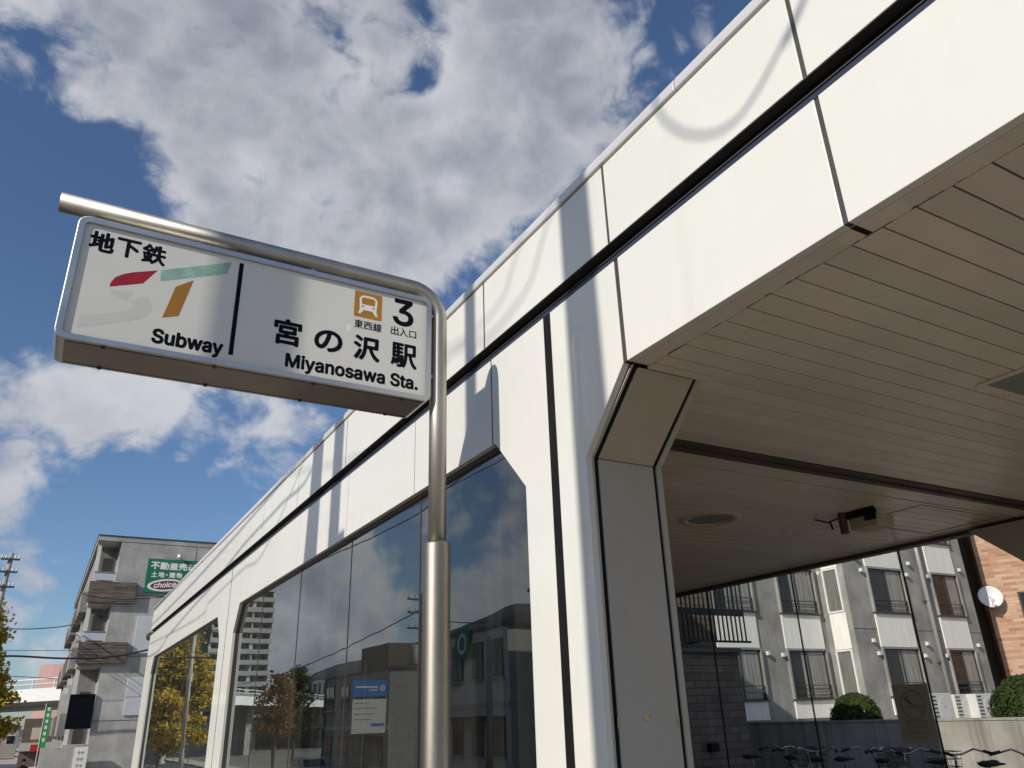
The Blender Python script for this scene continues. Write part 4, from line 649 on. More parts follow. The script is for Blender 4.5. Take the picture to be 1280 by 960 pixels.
# bottom seams and screws
mb = MB().box((SX0+.05, YF+.022, SZ0-.0016), (SX1-.04, YF+.028, SZ0+.002)).box((SX0+.05, YB_-.028, SZ0-.0016), (SX1-.04, YB_-.022, SZ0+.002))
for k in range(4):
    x = SX0+.2+(SX1-SX0-.36)*k/3
    for y in (YF+.025, YB_-.02): mb.lathe([(.001, -.009), (.009, -.008), (.012, 0)], (x, y, SZ0), 10)
sub(mb, 'base_screw', M['joint'], fr_)
TY = FY-.0004
Xs = lambda k: k*D
def lettering(items, name='lettering', m='ink'):
    mb = MB()
    for body, x0, x1, z0, z1, bold in items:
        q = textmesh(body, Xs(x0), Xs(x1), Z(z0), Z(z1), TY, bold); mb.add(q.v, q.f)
    build_text(mb, name, M[m], S)
lettering([('地', -.070, -.019, .981, 1.033, .040), ('下', -.016, .034, .981, 1.030, .040), ('鉄', .037, .089, .979, 1.031, .032)])
lettering([('Subway', .086, .238, .776, .822, .045)])
lettering([('宮', .346, .414, .841, .912, .034), ('の', .445, .517, .845, .905, .042), ('沢', .545, .616, .841, .910, .038), ('駅', .645, .718, .841, .911, .030)])
lettering([('Miyanosawa Sta.', .380, .722, .776, .823, .042)])
lettering([('東', .5440, .567, .928, .953, .018), ('西', .5690, .5925, .929, .951, .018), ('線', .5945, .6175, .928, .953, .018)])
lettering([('出', .643, .6645, .931, .956, .016), ('入', .6665, .6905, .931, .956, .016), ('口', .6945, .7145, .932, .953, .016)])
lettering([('3', .647, .706, .961, 1.041, .034)])
MB().box((Xs(.2505), FY-.0015, Z(.790)), (Xs(.2605), FY-.0002, Z(1.036))).build('divider_bar', M['ink'], S)
def film(poly, name, m, dy=.0003):
    mb = MB(); p = [(x, FY-dy, z) for x, z in poly]; mb.add(p, [tuple(range(len(p)))]); return build_text(mb, name, M[m], S)
P6 = lambda pts: [(q.x, q.z) for q in (at(100+u/6, 260+v/6, 1, YF) for u, v in pts)]
film(P6([(223, 580), (232, 548), (268, 508), (330, 485), (400, 472), (588, 458), (475, 556)]), 'emblem_red_stroke', 'red')
film(P6([(610, 456), (1143, 398), (1108, 485), (605, 540)]), 'emblem_green_stroke', 'green')
film(P6([(722, 580), (858, 532), (742, 802), (618, 814)]), 'emblem_ochre_stroke', 'ochre')
film(P6([(228, 603), (405, 615), (372, 662), (352, 690), (300, 668), (245, 640)]), 'emblem_worn_stroke', 'ghost')
film(P6([(370, 690), (420, 672), (480, 655), (520, 670), (542, 715), (536, 765), (505, 800), (430, 826), (200, 860), (-22, 888), (-2, 795), (150, 783), (330, 764), (390, 742), (405, 715)]), 'emblem_worn_stroke', 'ghost')
res_ = at(437, 408, 1, YF)
film([(res_.x+.014*math.cos(t_)*(1+.3*math.sin(3*t_)), res_.z+.022*math.sin(t_)*(1+.2*math.sin(2*t_))) for t_ in [2*math.pi*i/16 for i in range(16)]], 'sticker_residue', 'white')
ic = film(rrect(Xs(.5415), Xs(.6165), Z(.9610), Z(1.0365), .008), 'line_icon', 'icon')
ix0, iz0, iw, ih = Xs(.5415), Z(.9610), Xs(.075), Xs(.0755)
def ipoly(pts, name, m, dy): 
    o = film([(ix0+iw*a, iz0+ih*b) for a, b in pts], name, m, dy); o.parent = ic; o.matrix_parent_inverse = Matrix.Identity(4)
ipoly([(.20, .30), (.17, .72), (.24, .83), (.36, .87), (.64, .87), (.76, .83), (.83, .72), (.80, .30), (.86, .14), (.76, .14), (.72, .22), (.28, .22), (.24, .14), (.14, .14)], 'train_front', 'white', .0006)
ipoly([(.27, .52), (.25, .74), (.32, .79), (.68, .79), (.75, .74), (.73, .52)], 'train_windscreen', 'icon', .0009)
ipoly([(.27, .40), (.27, .46), (.34, .46), (.34, .40)], 'train_lamp', 'icon', .0009)
ipoly([(.66, .40), (.66, .46), (.73, .46), (.73, .40)], 'train_lamp', 'icon', .0009)
ipoly([(.30, .22), (.34, .30), (.66, .30), (.70, .22)], 'train_coupling', 'icon', .0009)
# pole with bend, sleeve, standoffs
RP = .0225*D; ZP = Z(1.094); RB = .082*D
pts = [(SX0-.092, YP, ZP), (PXx-RB-.35, YP, ZP), (PXx-RB, YP, ZP)]
for i in range(1, 10): a = math.pi/2*i/9; pts.append((PXx-RB+RB*math.sin(a), YP, ZP-RB+RB*math.cos(a)))
pts += [(PXx, YP, ZP-RB-.5), (PXx, YP, Z(.395)-.03)]
MB().tube(pts, RP, 40).build('bent_pole', M['steel'], S, smooth=True)
RS = .0330*D; zs = Z(.395)
MB().lathe([(RP*.99, .012), (RS*.93, .010), (RS, -.004), (RS, -zs+.03)], (PXx, YP, zs), 40).build('pole_sleeve', M['sleeve'], S, smooth=True)
MB().lathe([(RS, .028), (RS+.08, .022), (RS+.08, 0)], (PXx, YP, .002), 32).build('base_flange', M['steel'], S)
for k in (.03, .30, .62): MB().lathe([(.022, -.002), (.022, ZP-SZ1-RP*.9)], (SX0+(SX1-SX0)*k, YP, SZ1), 16).build('standoff', M['chrome'], S, smooth=True)
for z in (SZ1-.09, SZ0+.17): MB().lathe([(.02, SX1-.001-PXx), (.02, -RP*.5)], (PXx, YP, z), 16, 0).build('standoff', M['chrome'], S, smooth=True)

# ------------------------------------------------------------------ utility poles, lamp posts and cables beside the camera
def utility_pole(x, y, h, r, label, arms=True, tank=False, half=.85, group='utility poles along the street', lean=(0, 0)):
    g = gz(y); t = thing('utility_pole', (x, y, g), label, 'utility pole', group)
    MB().tube([(x, y, g-.1), (x+lean[0]*.5, y+lean[1]*.5, g+h*.5), (x+lean[0], y+lean[1], g+h)], [r, r*.88, r*.74], 20).build('shaft', M['pole'], t, smooth=True)
    X, Y = x+lean[0], y+lean[1]
    if arms:
        for k, dz in enumerate((.3, .9, 1.6)):
            z = g+h-dz; a = MB().box((X-half, Y-r-.06, z-.04), (X+half, Y-r+.02, z+.04)).build('crossarm', M['frame'], t)
            for dx in (-.88*half, -.47*half, .47*half, .88*half): sub(MB().lathe([(.03, .0), (.05, .04), (.03, .09), (.05, .13), (.001, .17)], (X+dx, Y-r-.02, z+.04), 10), 'insulator', M['lampw'], a, smooth=True)
    if tank: MB().lathe([(.001, 0), (.26, 0), (.28, .05), (.28, .8), (.2, .88), (.001, .9)], (X+.42, Y, g+h-3.2), 20).build('transformer', M['greyblue'], t, smooth=True)
    return t
PX = -3.0
kk = (D-PX)/SUN.x
def caster(u, v, x=-6.5):
    q = at(u, v, 0, D); return q - SUN*((D-x)/SUN.x)
yoff = (D-PX)*SUN.y/SUN.x
utility_pole(PX, 1.352*D-yoff, 9.5, .165, 'tall concrete utility pole on the kerb nearest the camera', arms=False, lean=(0, .03))
y2 = 1.962*D-yoff
t = thing('street_lamp', (PX, y2, 0), 'slim steel street lamp on the kerb opposite the station sign', 'street lamp')
MB().tube([(PX, y2, 0), (PX, y2, 8.6)], [.080, .070], 16).build('shaft', M['steel'], t, smooth=True)
MB().tube([(PX, y2, 8.5), (PX-.5, y2, 8.9), (PX-1.5, y2, 9.0)], .03, 10).build('arm', M['steel'], t, smooth=True)
MB().box((PX-2.1, y2-.12, 8.93), (PX-1.45, y2+.12, 9.05)).build('lamp_head', M['lampw'], t, bevel=.02)
y3 = 3.285*D-yoff
utility_pole(PX, y3, 9.2, .17, 'concrete utility pole with a pale junction box, by the kerb past the street lamp', arms=False, tank=False)
MB().box((PX-.12, y3-.28, 5.75), (PX+.12, y3-.1, 6.2)).build('junction_box', M['lampw'], bpy.data.objects['utility_pole.001'], bevel=.01)
y4 = 3.60*D-yoff
t = thing('signal_pole', (PX, y4, 0), 'steel traffic signal pole with banner and control boxes by the kerb', 'signal pole')
MB().tube([(PX, y4-.02, 0), (PX, y4-.02, 8.2)], [.17, .12], 16).build('shaft', M['steel'], t, smooth=True)
MB().prism([(y4+.1, 4.9), (y4+.42, 4.9), (y4+.26, 6.4), (y4+.16, 8.0), (y4+.1, 8.0)], 0, PX-.02, PX+.02).build('banner', M['whiteb'], t)
MB().box((PX-.1, y4-.26, 5.2), (PX+.1, y4-.12, 6.1)).build('control_box', M['greyblue'], t)
def smoothline(pts, n=8):
    out = []; P_ = [Vector(p) for p in pts]
    for i in range(len(P_)-1):
        p0, p1, p2, p3 = P_[max(i-1, 0)], P_[i], P_[i+1], P_[min(i+2, len(P_)-1)]
        for k in range(n):
            s = k/n; out.append(.5*((2*p1)+(p2-p0)*s+(2*p0-5*p1+4*p2-p3)*s*s+(3*p1-p0-3*p2+p3)*s**3))
    return out+[P_[-1]]
def sag(a, b, s, n=16):
    a = Vector(a); b = Vector(b); return [a.lerp(b, i/n)-Vector((0, 0, s*4*(i/n)*(1-i/n))) for i in range(n+1)]
GC = 'overhead cables along the street'
def cable(pts, r, label): return tag(MB().tube(pts, r, 8).build('overhead_cable', M['cable'], smooth=True), label, 'cable', GC)
c1 = [caster(*p, -3.2) for p in ((812, 118), (822, 137), (836, 155), (860, 168), (892, 167), (922, 148), (950, 108), (984, 42), (1006, -5), (1035, -70))]
cable(smoothline([c1[0]+Vector((0, .35, .5))]+c1+[c1[-1]+Vector((0, -3, 3))]), .011, 'looped cable drooping low beside the kerb pole')
c2 = [caster(*p) for p in ((720, 190), (682, 286), (664, 350), (640, 388), (607, 424), (560, 448), (470, 560))]
cable(smoothline([c2[0]+Vector((0, -1.5, 1.2))]+c2+[c2[-1]+Vector((0, 3,   .6))]), .009, 'thin drooping cable over the near half of the road')
c3 = [caster(*p) for p in ((652, 300), (634, 360), (612, 395), (580, 425), (560, 436))]
cable(smoothline([c3[0]+Vector((0, -1.5, 1.4))]+c3+[c3[-1]+Vector((0, 3, .5))]), .008, 'second thin drooping cable just above the first one')
c4 = [caster(*p, PX) for p in ((393, 578), (350, 632), (303, 683), (267, 730), (240, 760), (210, 795), (188, 820))]
cable(smoothline([(PX, y3, 8.6)]+c4+[Vector((PX, 30, c4[-1].z+.5)), Vector((PX, 47, c4[-1].z+1.2))]), .017, 'thick telephone cable bundle running away down the kerb')
c5 = [caster(*p, PX) for p in ((335, 680), (302, 713), (262, 752), (230, 783))]
cable(smoothline([(PX, y3, 8.0)]+c5+[Vector((PX, 32, c5[-1].z+.6)), Vector((PX, 47, c5[-1].z+1.2))]), .010, 'thin cable below the telephone bundle along the kerb')
# poles further along, in the reflections and at the left edge
def mirr(u, v, ax, val):
    "real point whose mirror image in the facade glass stands at pixel (u,v)"
    p = at(u, v, ax, val); return Vector((2*D-p.x, p.y, p.z))
q = mirr(525, 742, 1, 35)
utility_pole(q.x, 35, q.z-gz(35), .17, 'utility pole with crossarms on the far pavement by the white shop', tank=True)
q = mirr(607, 795, 1, 28)
utility_pole(q.x, 28, q.z-gz(28), .14, 'short utility pole on the far pavement before the brown block', arms=False)
q = at(15, 692, 1, 45)
p7 = utility_pole(q.x-.25, 45, q.z-gz(45), .14, 'utility pole rising behind the yellow ginkgo at the left edge', lean=(.25, 0), tank=False, half=.40)
A = Vector((q.x, 45, q.z))
def wirepx(pts, y, r, label, ext=True): return cable(smoothline([at(u, v, 1, y) for u, v in pts], 6), r, label)
wirepx([(-40, 780), (15, 786), (60, 785), (92, 781)], 41, .020, 'upper single cable ending at the concrete balcony building')
wirepx([(-40, 822), (15, 820), (80, 823), (140, 821), (186, 812)], 34.5, .035, 'thick cable crossing in front of the lower wooden balcony')
wirepx([(-40, 812), (20, 813), (80, 813), (130, 811)], 35, .010, 'thin cable just above the thick one over the lower balcony')
wirepx([(100, 742), (140, 749), (185, 748), (230, 744)], 34.6, .014, 'cable crossing the wall below the green signboard')
wirepx([(-40, 843), (30, 846), (80, 849)], 60, .02, 'far thin cable in front of the pink building')
cable(sag((-11, 35, 6.6), (-11, 80, 5.2), .7), .03, 'cable along the far pavement beyond the white shop')
cable(sag((-11, 28, 5.2), (-11, 35, 6.2), .2), .02, 'short cable between the two far pavement poles')
cable(sag((PX-.3, -2, 8.6), (PX-.3, 45, 8.6), 1.1, 24), .035, 'long sagging cable parallel to the station windows')
cable(sag((PX-.2, -2, 8.1), (PX-.2, 45, 8.1), 1.0, 24), .018, 'lower long sagging cable parallel to the station windows')

# ------------------------------------------------------------------ trees and bushes
def leaves(mb, c, rad, n, size, rnd, shell=.0, squash=1.0):
    for _ in range(n):
        p = Vector((rnd.gauss(0, .46), rnd.gauss(0, .46), rnd.gauss(0, .42)))
        q = Vector(c)+Vector((p.x*rad[0], p.y*rad[1], p.z*rad[2]))
        a = Vector((rnd.gauss(0, 1), rnd.gauss(0, 1), rnd.gauss(0, 1))).normalized(); b = a.orthogonal().normalized()
        b.rotate(Matrix.Rotation(rnd.uniform(0, 6.28), 3, a)); c_ = a.cross(b); s = size*rnd.uniform(.6, 1.3)
        mb.add([q-b*s-c_*s*.15, q-c_*s*.75, q+b*s-c_*s*.1, q+c_*s*.8], [(0, 1, 2, 3)])
def tree(name, x, y, h, base, rad, label, m, n=5200, leaf=.09, seed=1, group=None):
    rnd = random.Random(seed); g = gz(y); t = thing(name, (x, y, g), label, 'tree', group)
    tr = MB().tube([(x, y, g-.1), (x+.05, y, g+h*.4), (x, y+.05, g+h*.75), (x, y, g+h*.96)], [.17, .13, .08, .02], 12)
    cr = MB(); K = 150
    for i in range(K):
        f = rnd.random(); z = g+base+(h-base)*f; prof = min(1, .25+2.2*(1-f)*.8)*min(1, .9+1.6*f)
        a = rnd.uniform(0, 6.28); rr = rad*prof*rnd.uniform(.25, .92)
        p = Vector((x+rr*math.cos(a), y+rr*math.sin(a), z))
        tr.tube([(x, y, z-.7-.25*rr), p.lerp(Vector((x, y, z)), .35)-Vector((0, 0, .15)), p], [.045, .03, .008], 6)
        s = rad*rnd.uniform(.13, .30)
        leaves(cr, p, (s*1.25, s*1.25, s*.8), n//K, leaf, rnd)
    tr.build('trunk', M['bark'], t, smooth=True); cr.build('crown', m, t); return t
q = mirr(211, 900, 1, 70); q.x += .5
tree('ginkgo_tree', q.x, 70, 12.6, 2.3, 3.05, 'yellow ginkgo street tree at the left edge before the elevated road', M['ginkgo'], 44000, .145, 3)
q = mirr(345, 890, 1, 70); tree('street_tree', q.x, 70, 7.5, 3, 1.9, 'small orange autumn tree mirrored in the big window', M['orangeleaf'], 3200, .12, 5)
q = mirr(368, 890, 1, 76); tree('street_tree', q.x, 76, 8.5, 3, 1.7, 'small olive green tree mirrored beside the orange one', M['greenleaf'], 3200, .12, 6)
def topiary(c, rad, label, seed):
    rnd = random.Random(seed); t = thing('topiary_bush', (c[0], c[1], c[2]), label, 'bush', 'clipped bushes behind the retaining wall')
    MB().tube([(c[0], c[1], c[2]-.05), (c[0], c[1], c[2]+rad[2]*.8)], .06, 8).build('stem', M['bark'], t)
    mb = MB()
    for _ in range(11000):
        a = rnd.uniform(0, 6.283); v = rnd.random(); r = math.sqrt(1-v*v*v)*rnd.uniform(.86, 1.0)+rnd.gauss(0, .012)
        r *= 1+.05*math.sin(a*5+v*7)+.05*math.sin(a*9-v*11)+.04*math.sin(a*17+v*23)+(.0 if rnd.random() > .09 else rnd.uniform(0, .13))
        q = Vector((c[0]+rad[0]*r*math.cos(a), c[1]+rad[1]*r*math.sin(a), c[2]+rad[2]*v*rnd.uniform(.9, 1.02)))
        nv = Vector((math.cos(a)+rnd.gauss(0, .6), math.sin(a)+rnd.gauss(0, .6), v+rnd.gauss(0, .6))).normalized(); b = nv.orthogonal().normalized()
        b.rotate(Matrix.Rotation(rnd.uniform(0, 6.28), 3, nv)); e = nv.cross(b); s = rnd.uniform(.018, .034)
        mb.add([q-b*s, q-e*s*.6, q+b*s, q+e*s*.6], [(0, 1, 2, 3)])
    mb.build('foliage', M['greenleaf'], t)
def azp(u, v, dist):
    d = ray(u, v); k = dist/math.hypot(d.x, d.y); return O+d*k
p = azp(1072, 902, 18.6); topiary((p.x, p.y, 1.17), (.48, .48, .70), 'small dome shaped clipped bush left of the poster', 11)
p = azp(1290, 890, 17.2); topiary((p.x, p.y, 1.17), (.62, .62, .86), 'large clipped bush at the right edge below the orange brick', 12)

# ------------------------------------------------------------------ retaining wall
RW = thing('retaining_wall', (14, 10, 0), 'stained concrete retaining wall behind the parked bicycles', 'wall')
MB().box((14.0, 3, -.1), (14.28, 40, 1.33)).build('wall', M['retain'], RW, bevel=.01)
MB().box((13.985, 3, 1.332), (14.30, 40, 1.37)).build('wall_cap', M['retain'], RW)

# ------------------------------------------------------------------ dark brick building at the back
YD = 12.0; k = YD/14
dz_ = lambda z: EYE+(z-EYE)*k
DB = thing('brick_outbuilding', (10, YD, 0), 'dark brick building with iron balcony rail seen through the glass screen', 'building')
xr = 14.03*k
MB().box((8.6, YD, -.1), (xr, YD+9, dz_(2.84))).build('wall', M['darkbrick'], DB)
MB().box((8.55, YD-.06, dz_(2.84)+.002), (xr+.06, YD+9, dz_(2.95))).build('ledge', M['frame'], DB, bevel=.01)
MB().box((8.6, YD+.5, dz_(2.95)+.002), (xr-.05, YD+9, 7.5)).build('upper_wall', M['darkbrick'], DB)
rl = MB(); zb, zt = dz_(3.08), dz_(4.6)
x = 9.2
while x < 14.3*k: rl.box((x-.012, YD-.14, zb), (x+.012, YD-.116, zt)); x += .115
rl.box((9.0, YD-.150, zb-.02), (14.35*k, YD-.106, zb+.018)).box((9.0, YD-.150, dz_(3.65)), (14.2*k, YD-.108, dz_(3.80)))
for x in (9.5, 11.2): rl.box((x-.02, YD-.12, zb), (x+.02, YD+.5, zb+.03))
rl.build('balcony_rail', M['iron'], DB)
MB().tube([(9.0, YD-.05, dz_(2.86)), (xr, YD-.05, dz_(2.80))], .012, 6).tube([(10.1, YD-.03, .2), (10.25, YD-.03, 1.1), (10.12, YD-.03, 1.5), (10.14, YD-.03, 2.6)], .010, 6).build('wiring', M['cable'], DB)
q = at(888, 935, 1, YD)
MB().box((q.x-.08, YD-.12, q.z-.06), (q.x+.12, YD-.001, q.z+.08)).build('floodlight', M['black'], DB, bevel=.01)

# ------------------------------------------------------------------ apartment block (right)
YA = 18.7; kA = YA/27
AP = thing('apartment_building', (25, YA, 1.15), 'grey and white apartment block with drain pipe and small wall lamps', 'building')
az_ = lambda z: EYE+(z-EYE)*kA
cx_ = at(1069, 793, 1, YA).x               # corner of the projecting right half
YL = at(1034, 793, 0, cx_).y               # left half stands further back
top = 13.0
xR = at(1202, 760, 1, YA).x+1.0
xR = 46.2*kA
MB().box((cx_, YA, 1.1), (xR, YA+9, top)).build('wall', M['apt_grey'], AP)
MB().box((14.6, YL, 1.1), (cx_-.003, YA+9, top)).build('wall', M['apt_grey'], AP)
wall_ob = AP
def apt_window(x0, x1, z0, z1, y, ch=1.0, blind=.4):
    f = MB()
    fwd = .05
    for a, b in (((x0, z0), (x1, z0+fwd)), ((x0, z1-fwd), (x1, z1)), ((x0, z0+fwd), (x0+fwd, z1-fwd)), ((x1-fwd, z0+fwd), (x1, z1-fwd)), (((x0+x1)/2-.03, z0+fwd), ((x0+x1)/2+.03, z1-fwd))):
        f.box((a[0], y-.035, a[1]), (b[0], y-.002, b[1]))
    w_ = f.build('window', M['frame'], AP)
    su = MB(); q_ = .10
    su.box((x0-.07, y-q_, z0-.0), (x0-.001, y-.001, z1+.07)).box((x1+.001, y-q_, z0), (x1+.07, y-.001, z1+.07)).box((x0-.0005, y-q_, z1+.001), (x1+.0005, y-.001, z1+.07))
    sub(su, 'surround', M['apt_grey'], w_)
    sub(MB().box((x0+.02, y-.012, z0+.02), (x1-.02, y-.006, z1-.02)), 'pane', M['aptglass'], w_)
    sub(MB().box((x0+.01, y-.005, z0+.01), (x1-.01, y-.003, z1-.01)), 'dark_room', M['darkroom'], w_)
    cu = MB(); xc0 = x0+(x1-x0)*blind
    n_ = 14
    for i in range(n_):
        a = xc0+(x1-.06-xc0)*i/n_; b = xc0+(x1-.06-xc0)*(i+1)/n_
        cu.add([(a, y-.0055-.003*(i % 2), z0+.05), (b, y-.0055-.003*((i+1) % 2), z0+.05), (b, y-.0055-.003*((i+1) % 2), z1-.05), (a, y-.0055-.003*(i % 2), z1-.05)], [(0, 1, 2, 3)])
    sub(cu, 'curtain', M['curtain'], w_)
    sub(MB().box((x0-.08, y-.125, z0-.05), (x1+.08, y-.0025, z0-.001)), 'sill', M['frame'], w_)
    rb = MB()
    rb.box((x0+.03, y-.085, z0+.42), (x1-.03, y-.065, z0+.445)).box((x0+.03, y-.085, z0+.22), (x1-.03, y-.065, z0+.24))
    for xx in (x0+.03, x1-.05): rb.box((xx, y-.085, z0+.02), (xx+.02, y-.036, z0+.445))
    sub(rb, 'guard_rail', M['frame'], w_)
def spandrel(x0, x1, z0, z1, y): MB().box((x0-.04, y-.05, z0), (x1+.04, y-.001, z1)).build('white_spandrel', M['apt_white'], AP)
FZ = [(2.05, 4.28), (6.12, 8.52), (10.5, 12.8)]   # window sill / head per floor on the y=27 scale
fz = [(az_(a), az_(b)) for a, b in FZ]
fl = az_(6.12)-az_(2.05)
fz = [(az_(2.05)+fl*i, az_(2.05)+fl*i+1.56) for i in range(4)]
# right half columns: (x of left edge, right edge)
for (a, b, bl) in ((37.15*kA, 39.96*kA, .45), (42.6*kA, 44.95*kA, .5)):
    for i, (z0, z1) in enumerate(fz):
        apt_window(a, b, z0, z1, YA, blind=bl if i != 1 else bl+.1)
        spandrel(a, b, z0-.052-(fl-1.56-.08 if i else .55), z0-.052, YA)
kL = YL/27
for (u0_, u1_, bl) in ((895, 942, .35), (975, 1040, .3)):
    a, b = at(u0_ if u0_ > 900 else 880, 815, 1, YL).x, None
for (a, b, bl) in ((25.9*kL, 28.38*kL, .3), (30.22*kL, 32.77*kL, .35)):
    for i, (z0, z1) in enumerate(fz):
        apt_window(a, b, z0, z1, YL, blind=bl)
        spandrel(a, b, z0-.052-(fl-1.56-.08 if i else .55), z0-.052, YL)
# narrow window and white spandrels on the sunny return wall (faces -x)
ya_, yb_ = YA+.22, YL-.25
for i, (z0, z1) in enumerate(fz):
    f = MB(); X = cx_
    for a, b in (((ya_, z0), (yb_, z0+.06)), ((ya_, z1-.06), (yb_, z1)), ((ya_, z0+.06), (ya_+.07, z1-.06)), ((yb_-.07, z0+.06), (yb_, z1-.06))):
        f.box((X-.05, a[0], a[1]), (X-.004, b[0], b[1]))
    w_ = f.build('window', M['whiteframe'], AP)
    sub(MB().box((X-.02, ya_+.02, z0+.02), (X-.014, yb_-.02, z1-.02)), 'pane', M['aptglass'], w_)
    sub(MB().box((X-.012, ya_+.03, z0+.03), (X-.0045, yb_-.03, z1-.03)), 'curtain', M['curtain'], w_)
    MB().box((X-.016, ya_, z0-(fl-1.56-.02 if i else .6)), (X-.0045, yb_, z0-.004)).build('white_spandrel', M['apt_white'], AP)
# drain pipe, floor line, lamps
x = 41.62*kA
dp = MB().tube([(x, YA-.14, 1.9), (x, YA-.14, top)], .075, 16).build('drain_pipe', M['pipe'], AP, smooth=True)
cl = MB()
for z in (3.0, 5.2, 7.4): cl.box((x-.10, YA-.16, z), (x+.10, YA-.001, z+.04))
sub(cl, 'pipe_clip', M['frame'], dp)
MB().box((cx_+.004, YA-.006, az_(4.36)+.62), (xR-.01, YA-.0005, az_(4.36)+.64)).build('floor_joint', M['frame'], AP)
def wall_lamp(x, y, z):
    l = MB().box((x-.055, y-.13, z-.06), (x+.055, y-.02, z+.07)).build('wall_lamp', M['lampw'], AP, bevel=.012)
    sub(MB().box((x-.03, y-.02, z-.03), (x+.03, y, z+.03)), 'lamp_mount', M['frame'], l)
for (u, v) in ((958, 817), (977, 819)): q = at(u, v, 1, YL); wall_lamp(q.x, YL, q.z)
for (u, v) in ((1042, 820), (1021, 717)): q = at(u, v, 1, YL); wall_lamp(q.x, YL, q.z)
for (u, v) in ((1090, 801), (1097, 817), (1074, 713), (1067, 698), (1133, 705), (1131, 719), (1157, 805), (1155, 820), (1181, 820), (1156, 721), (1221, 807), (1197, 713)):
    q = at(u, v, 1, YA); wall_lamp(q.x, YA, q.z)
# dark recessed neighbour
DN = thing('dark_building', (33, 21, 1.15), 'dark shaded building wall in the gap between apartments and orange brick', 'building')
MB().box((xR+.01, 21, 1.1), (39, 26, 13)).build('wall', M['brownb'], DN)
w_ = MB()
for z0 in (3, 6.2):
    q = MB().box((xR+1.0, 20.96, z0), (xR+1.9, 20.999, z0+1.9)).build('window', M['aptglass'], DN)
# orange brick building with dish
ob_o = Vector((35.3, 20, 0)); ob_r = math.atan2(-.82, .57); ob_n = Vector((-.82, -.57, 0))
def atplane(u, v, off=0):
    d = ray(u, v); return O+d*(((ob_o+ob_n*off)-O).dot(ob_n)/d.dot(ob_n))
OB = thing('orange_brick_building', tuple(ob_o), 'orange brick tiled building at the right edge with a dark window', 'building'); OB.rotation_euler = (0, 0, ob_r)
def loc(p): return Matrix.Rotation(-ob_r, 3, 'Z') @ (p-ob_o)
def lpart(mb, name, m, par=None, **k):
    o = mb.build(name, m, None, **k); o.parent = par or OB; return o
zb_ = atplane(1258, 848).z; l0 = loc(atplane(1258, 848)).x; l1 = loc(atplane(1211, 662)).x
lw = (l0+l1)/2
lpart(MB().box((lw, 0, zb_), (16, 7, 14)), 'wall', M['orangebrick'])
lpart(MB().box((lw+.35, .5, 1.1), (16, 6.5, zb_-.003)), 'recessed_base', M['brownb'])
a_ = loc(atplane(1271, 740)); c_ = loc(atplane(1278, 772))
w_ = lpart(MB().box((a_.x, -.04, c_.z), (a_.x+1.2, -.002, a_.z)), 'window', M['frame'])
lpart(MB().box((a_.x+.06, -.05, c_.z+.06), (a_.x+1.14, -.041, a_.z-.06)), 'pane', M['carglass'], w_)
dc = atplane(1238, 746, .45); dl = loc(dc)
DI = thing('satellite_dish', tuple(dc), 'white satellite dish fixed to the orange brick wall', 'satellite dish')
mb = MB(); prof = [(.001, .09), (.12, .08), (.24, .055), (.34, .02), (.40, -.02), (.395, -.028), (.33, .01), (.23, .045), (.11, .07), (.001, .08)]
mb.lathe(prof, (0, 0, 0), 32)
rotm = Vector((-.70, -.66, .28)).to_track_quat('-Z', 'Y').to_matrix(); ds = dc.length/971.7*11.5/.40
mb.v = [tuple(rotm @ Vector(v)*ds + dc) for v in mb.v]
mb.build('reflector', M['dish'], DI, smooth=True)
wp = dc-ob_n*.45; sd = Vector((.57, -.82, 0))
MB().tube([dc-ob_n*.08, dc-ob_n*.25+Vector((0, 0, -.45)), wp+Vector((0, 0, -.5))], .025, 8).tube([dc+Vector((0, 0, -.42)), dc+ob_n*.5+Vector((0, 0, -.22))], .014, 6).tube([wp+Vector((0, 0, -.48))-sd*.25, wp+Vector((0, 0, -.48))+sd*.3], .02, 6).build('mount_arm', M['greyblue'], DI)
fh_ = dc+ob_n*.5+Vector((0, 0, -.2)); MB().box(fh_-Vector((.05, .05, .06)), fh_+Vector((.05, .05, .06))).build('feed_horn', M['lampw'], DI, bevel=.01)
# air conditioners on the terrace
def aircon(u, v, dist, s, label):
    p = azp(u, v, dist); z = 1.16; wd, dp_, h = .80*s, .30, .62*s
    t = thing('air_conditioner', (p.x, p.y, z), label, 'air conditioner', 'outdoor units on the terrace')
    MB().box((p.x-wd/2, p.y, z+.06), (p.x+wd/2, p.y+dp_, z+.06+h)).build('casing', M['acw'], t, bevel=.015)
    g_ = MB()
    for k in range(7): g_.box((p.x-wd/2+.04, p.y-.012, z+.12+h*.78*k/6), (p.x-wd/2+wd*.26, p.y-.002, z+.145+h*.78*k/6))
    g_.build('louvre', M['frame'], t)
    MB().lathe([(.05, -.008), (.24*s, -.006), (.25*s, -.001)], (p.x+wd*.14, p.y, z+.06+h/2), 28, 1).build('fan_grille', M['acw'], t)
    MB().box((p.x-wd/2+.05, p.y+.02, z), (p.x-wd/2+.12, p.y+dp_-.02, z+.058)).box((p.x+wd/2-.12, p.y+.02, z), (p.x+wd/2-.05, p.y+dp_-.02, z+.058)).build('feet', M['black'], t)
aircon(1181, 895, 20.5, .98, 'largest air conditioner unit, right beside the poster')
aircon(1211, 897, 22.5, .95, 'smaller air conditioner in the middle of the three')
aircon(1238, 897, 22.8, .95, 'air conditioner nearest the large clipped bush')

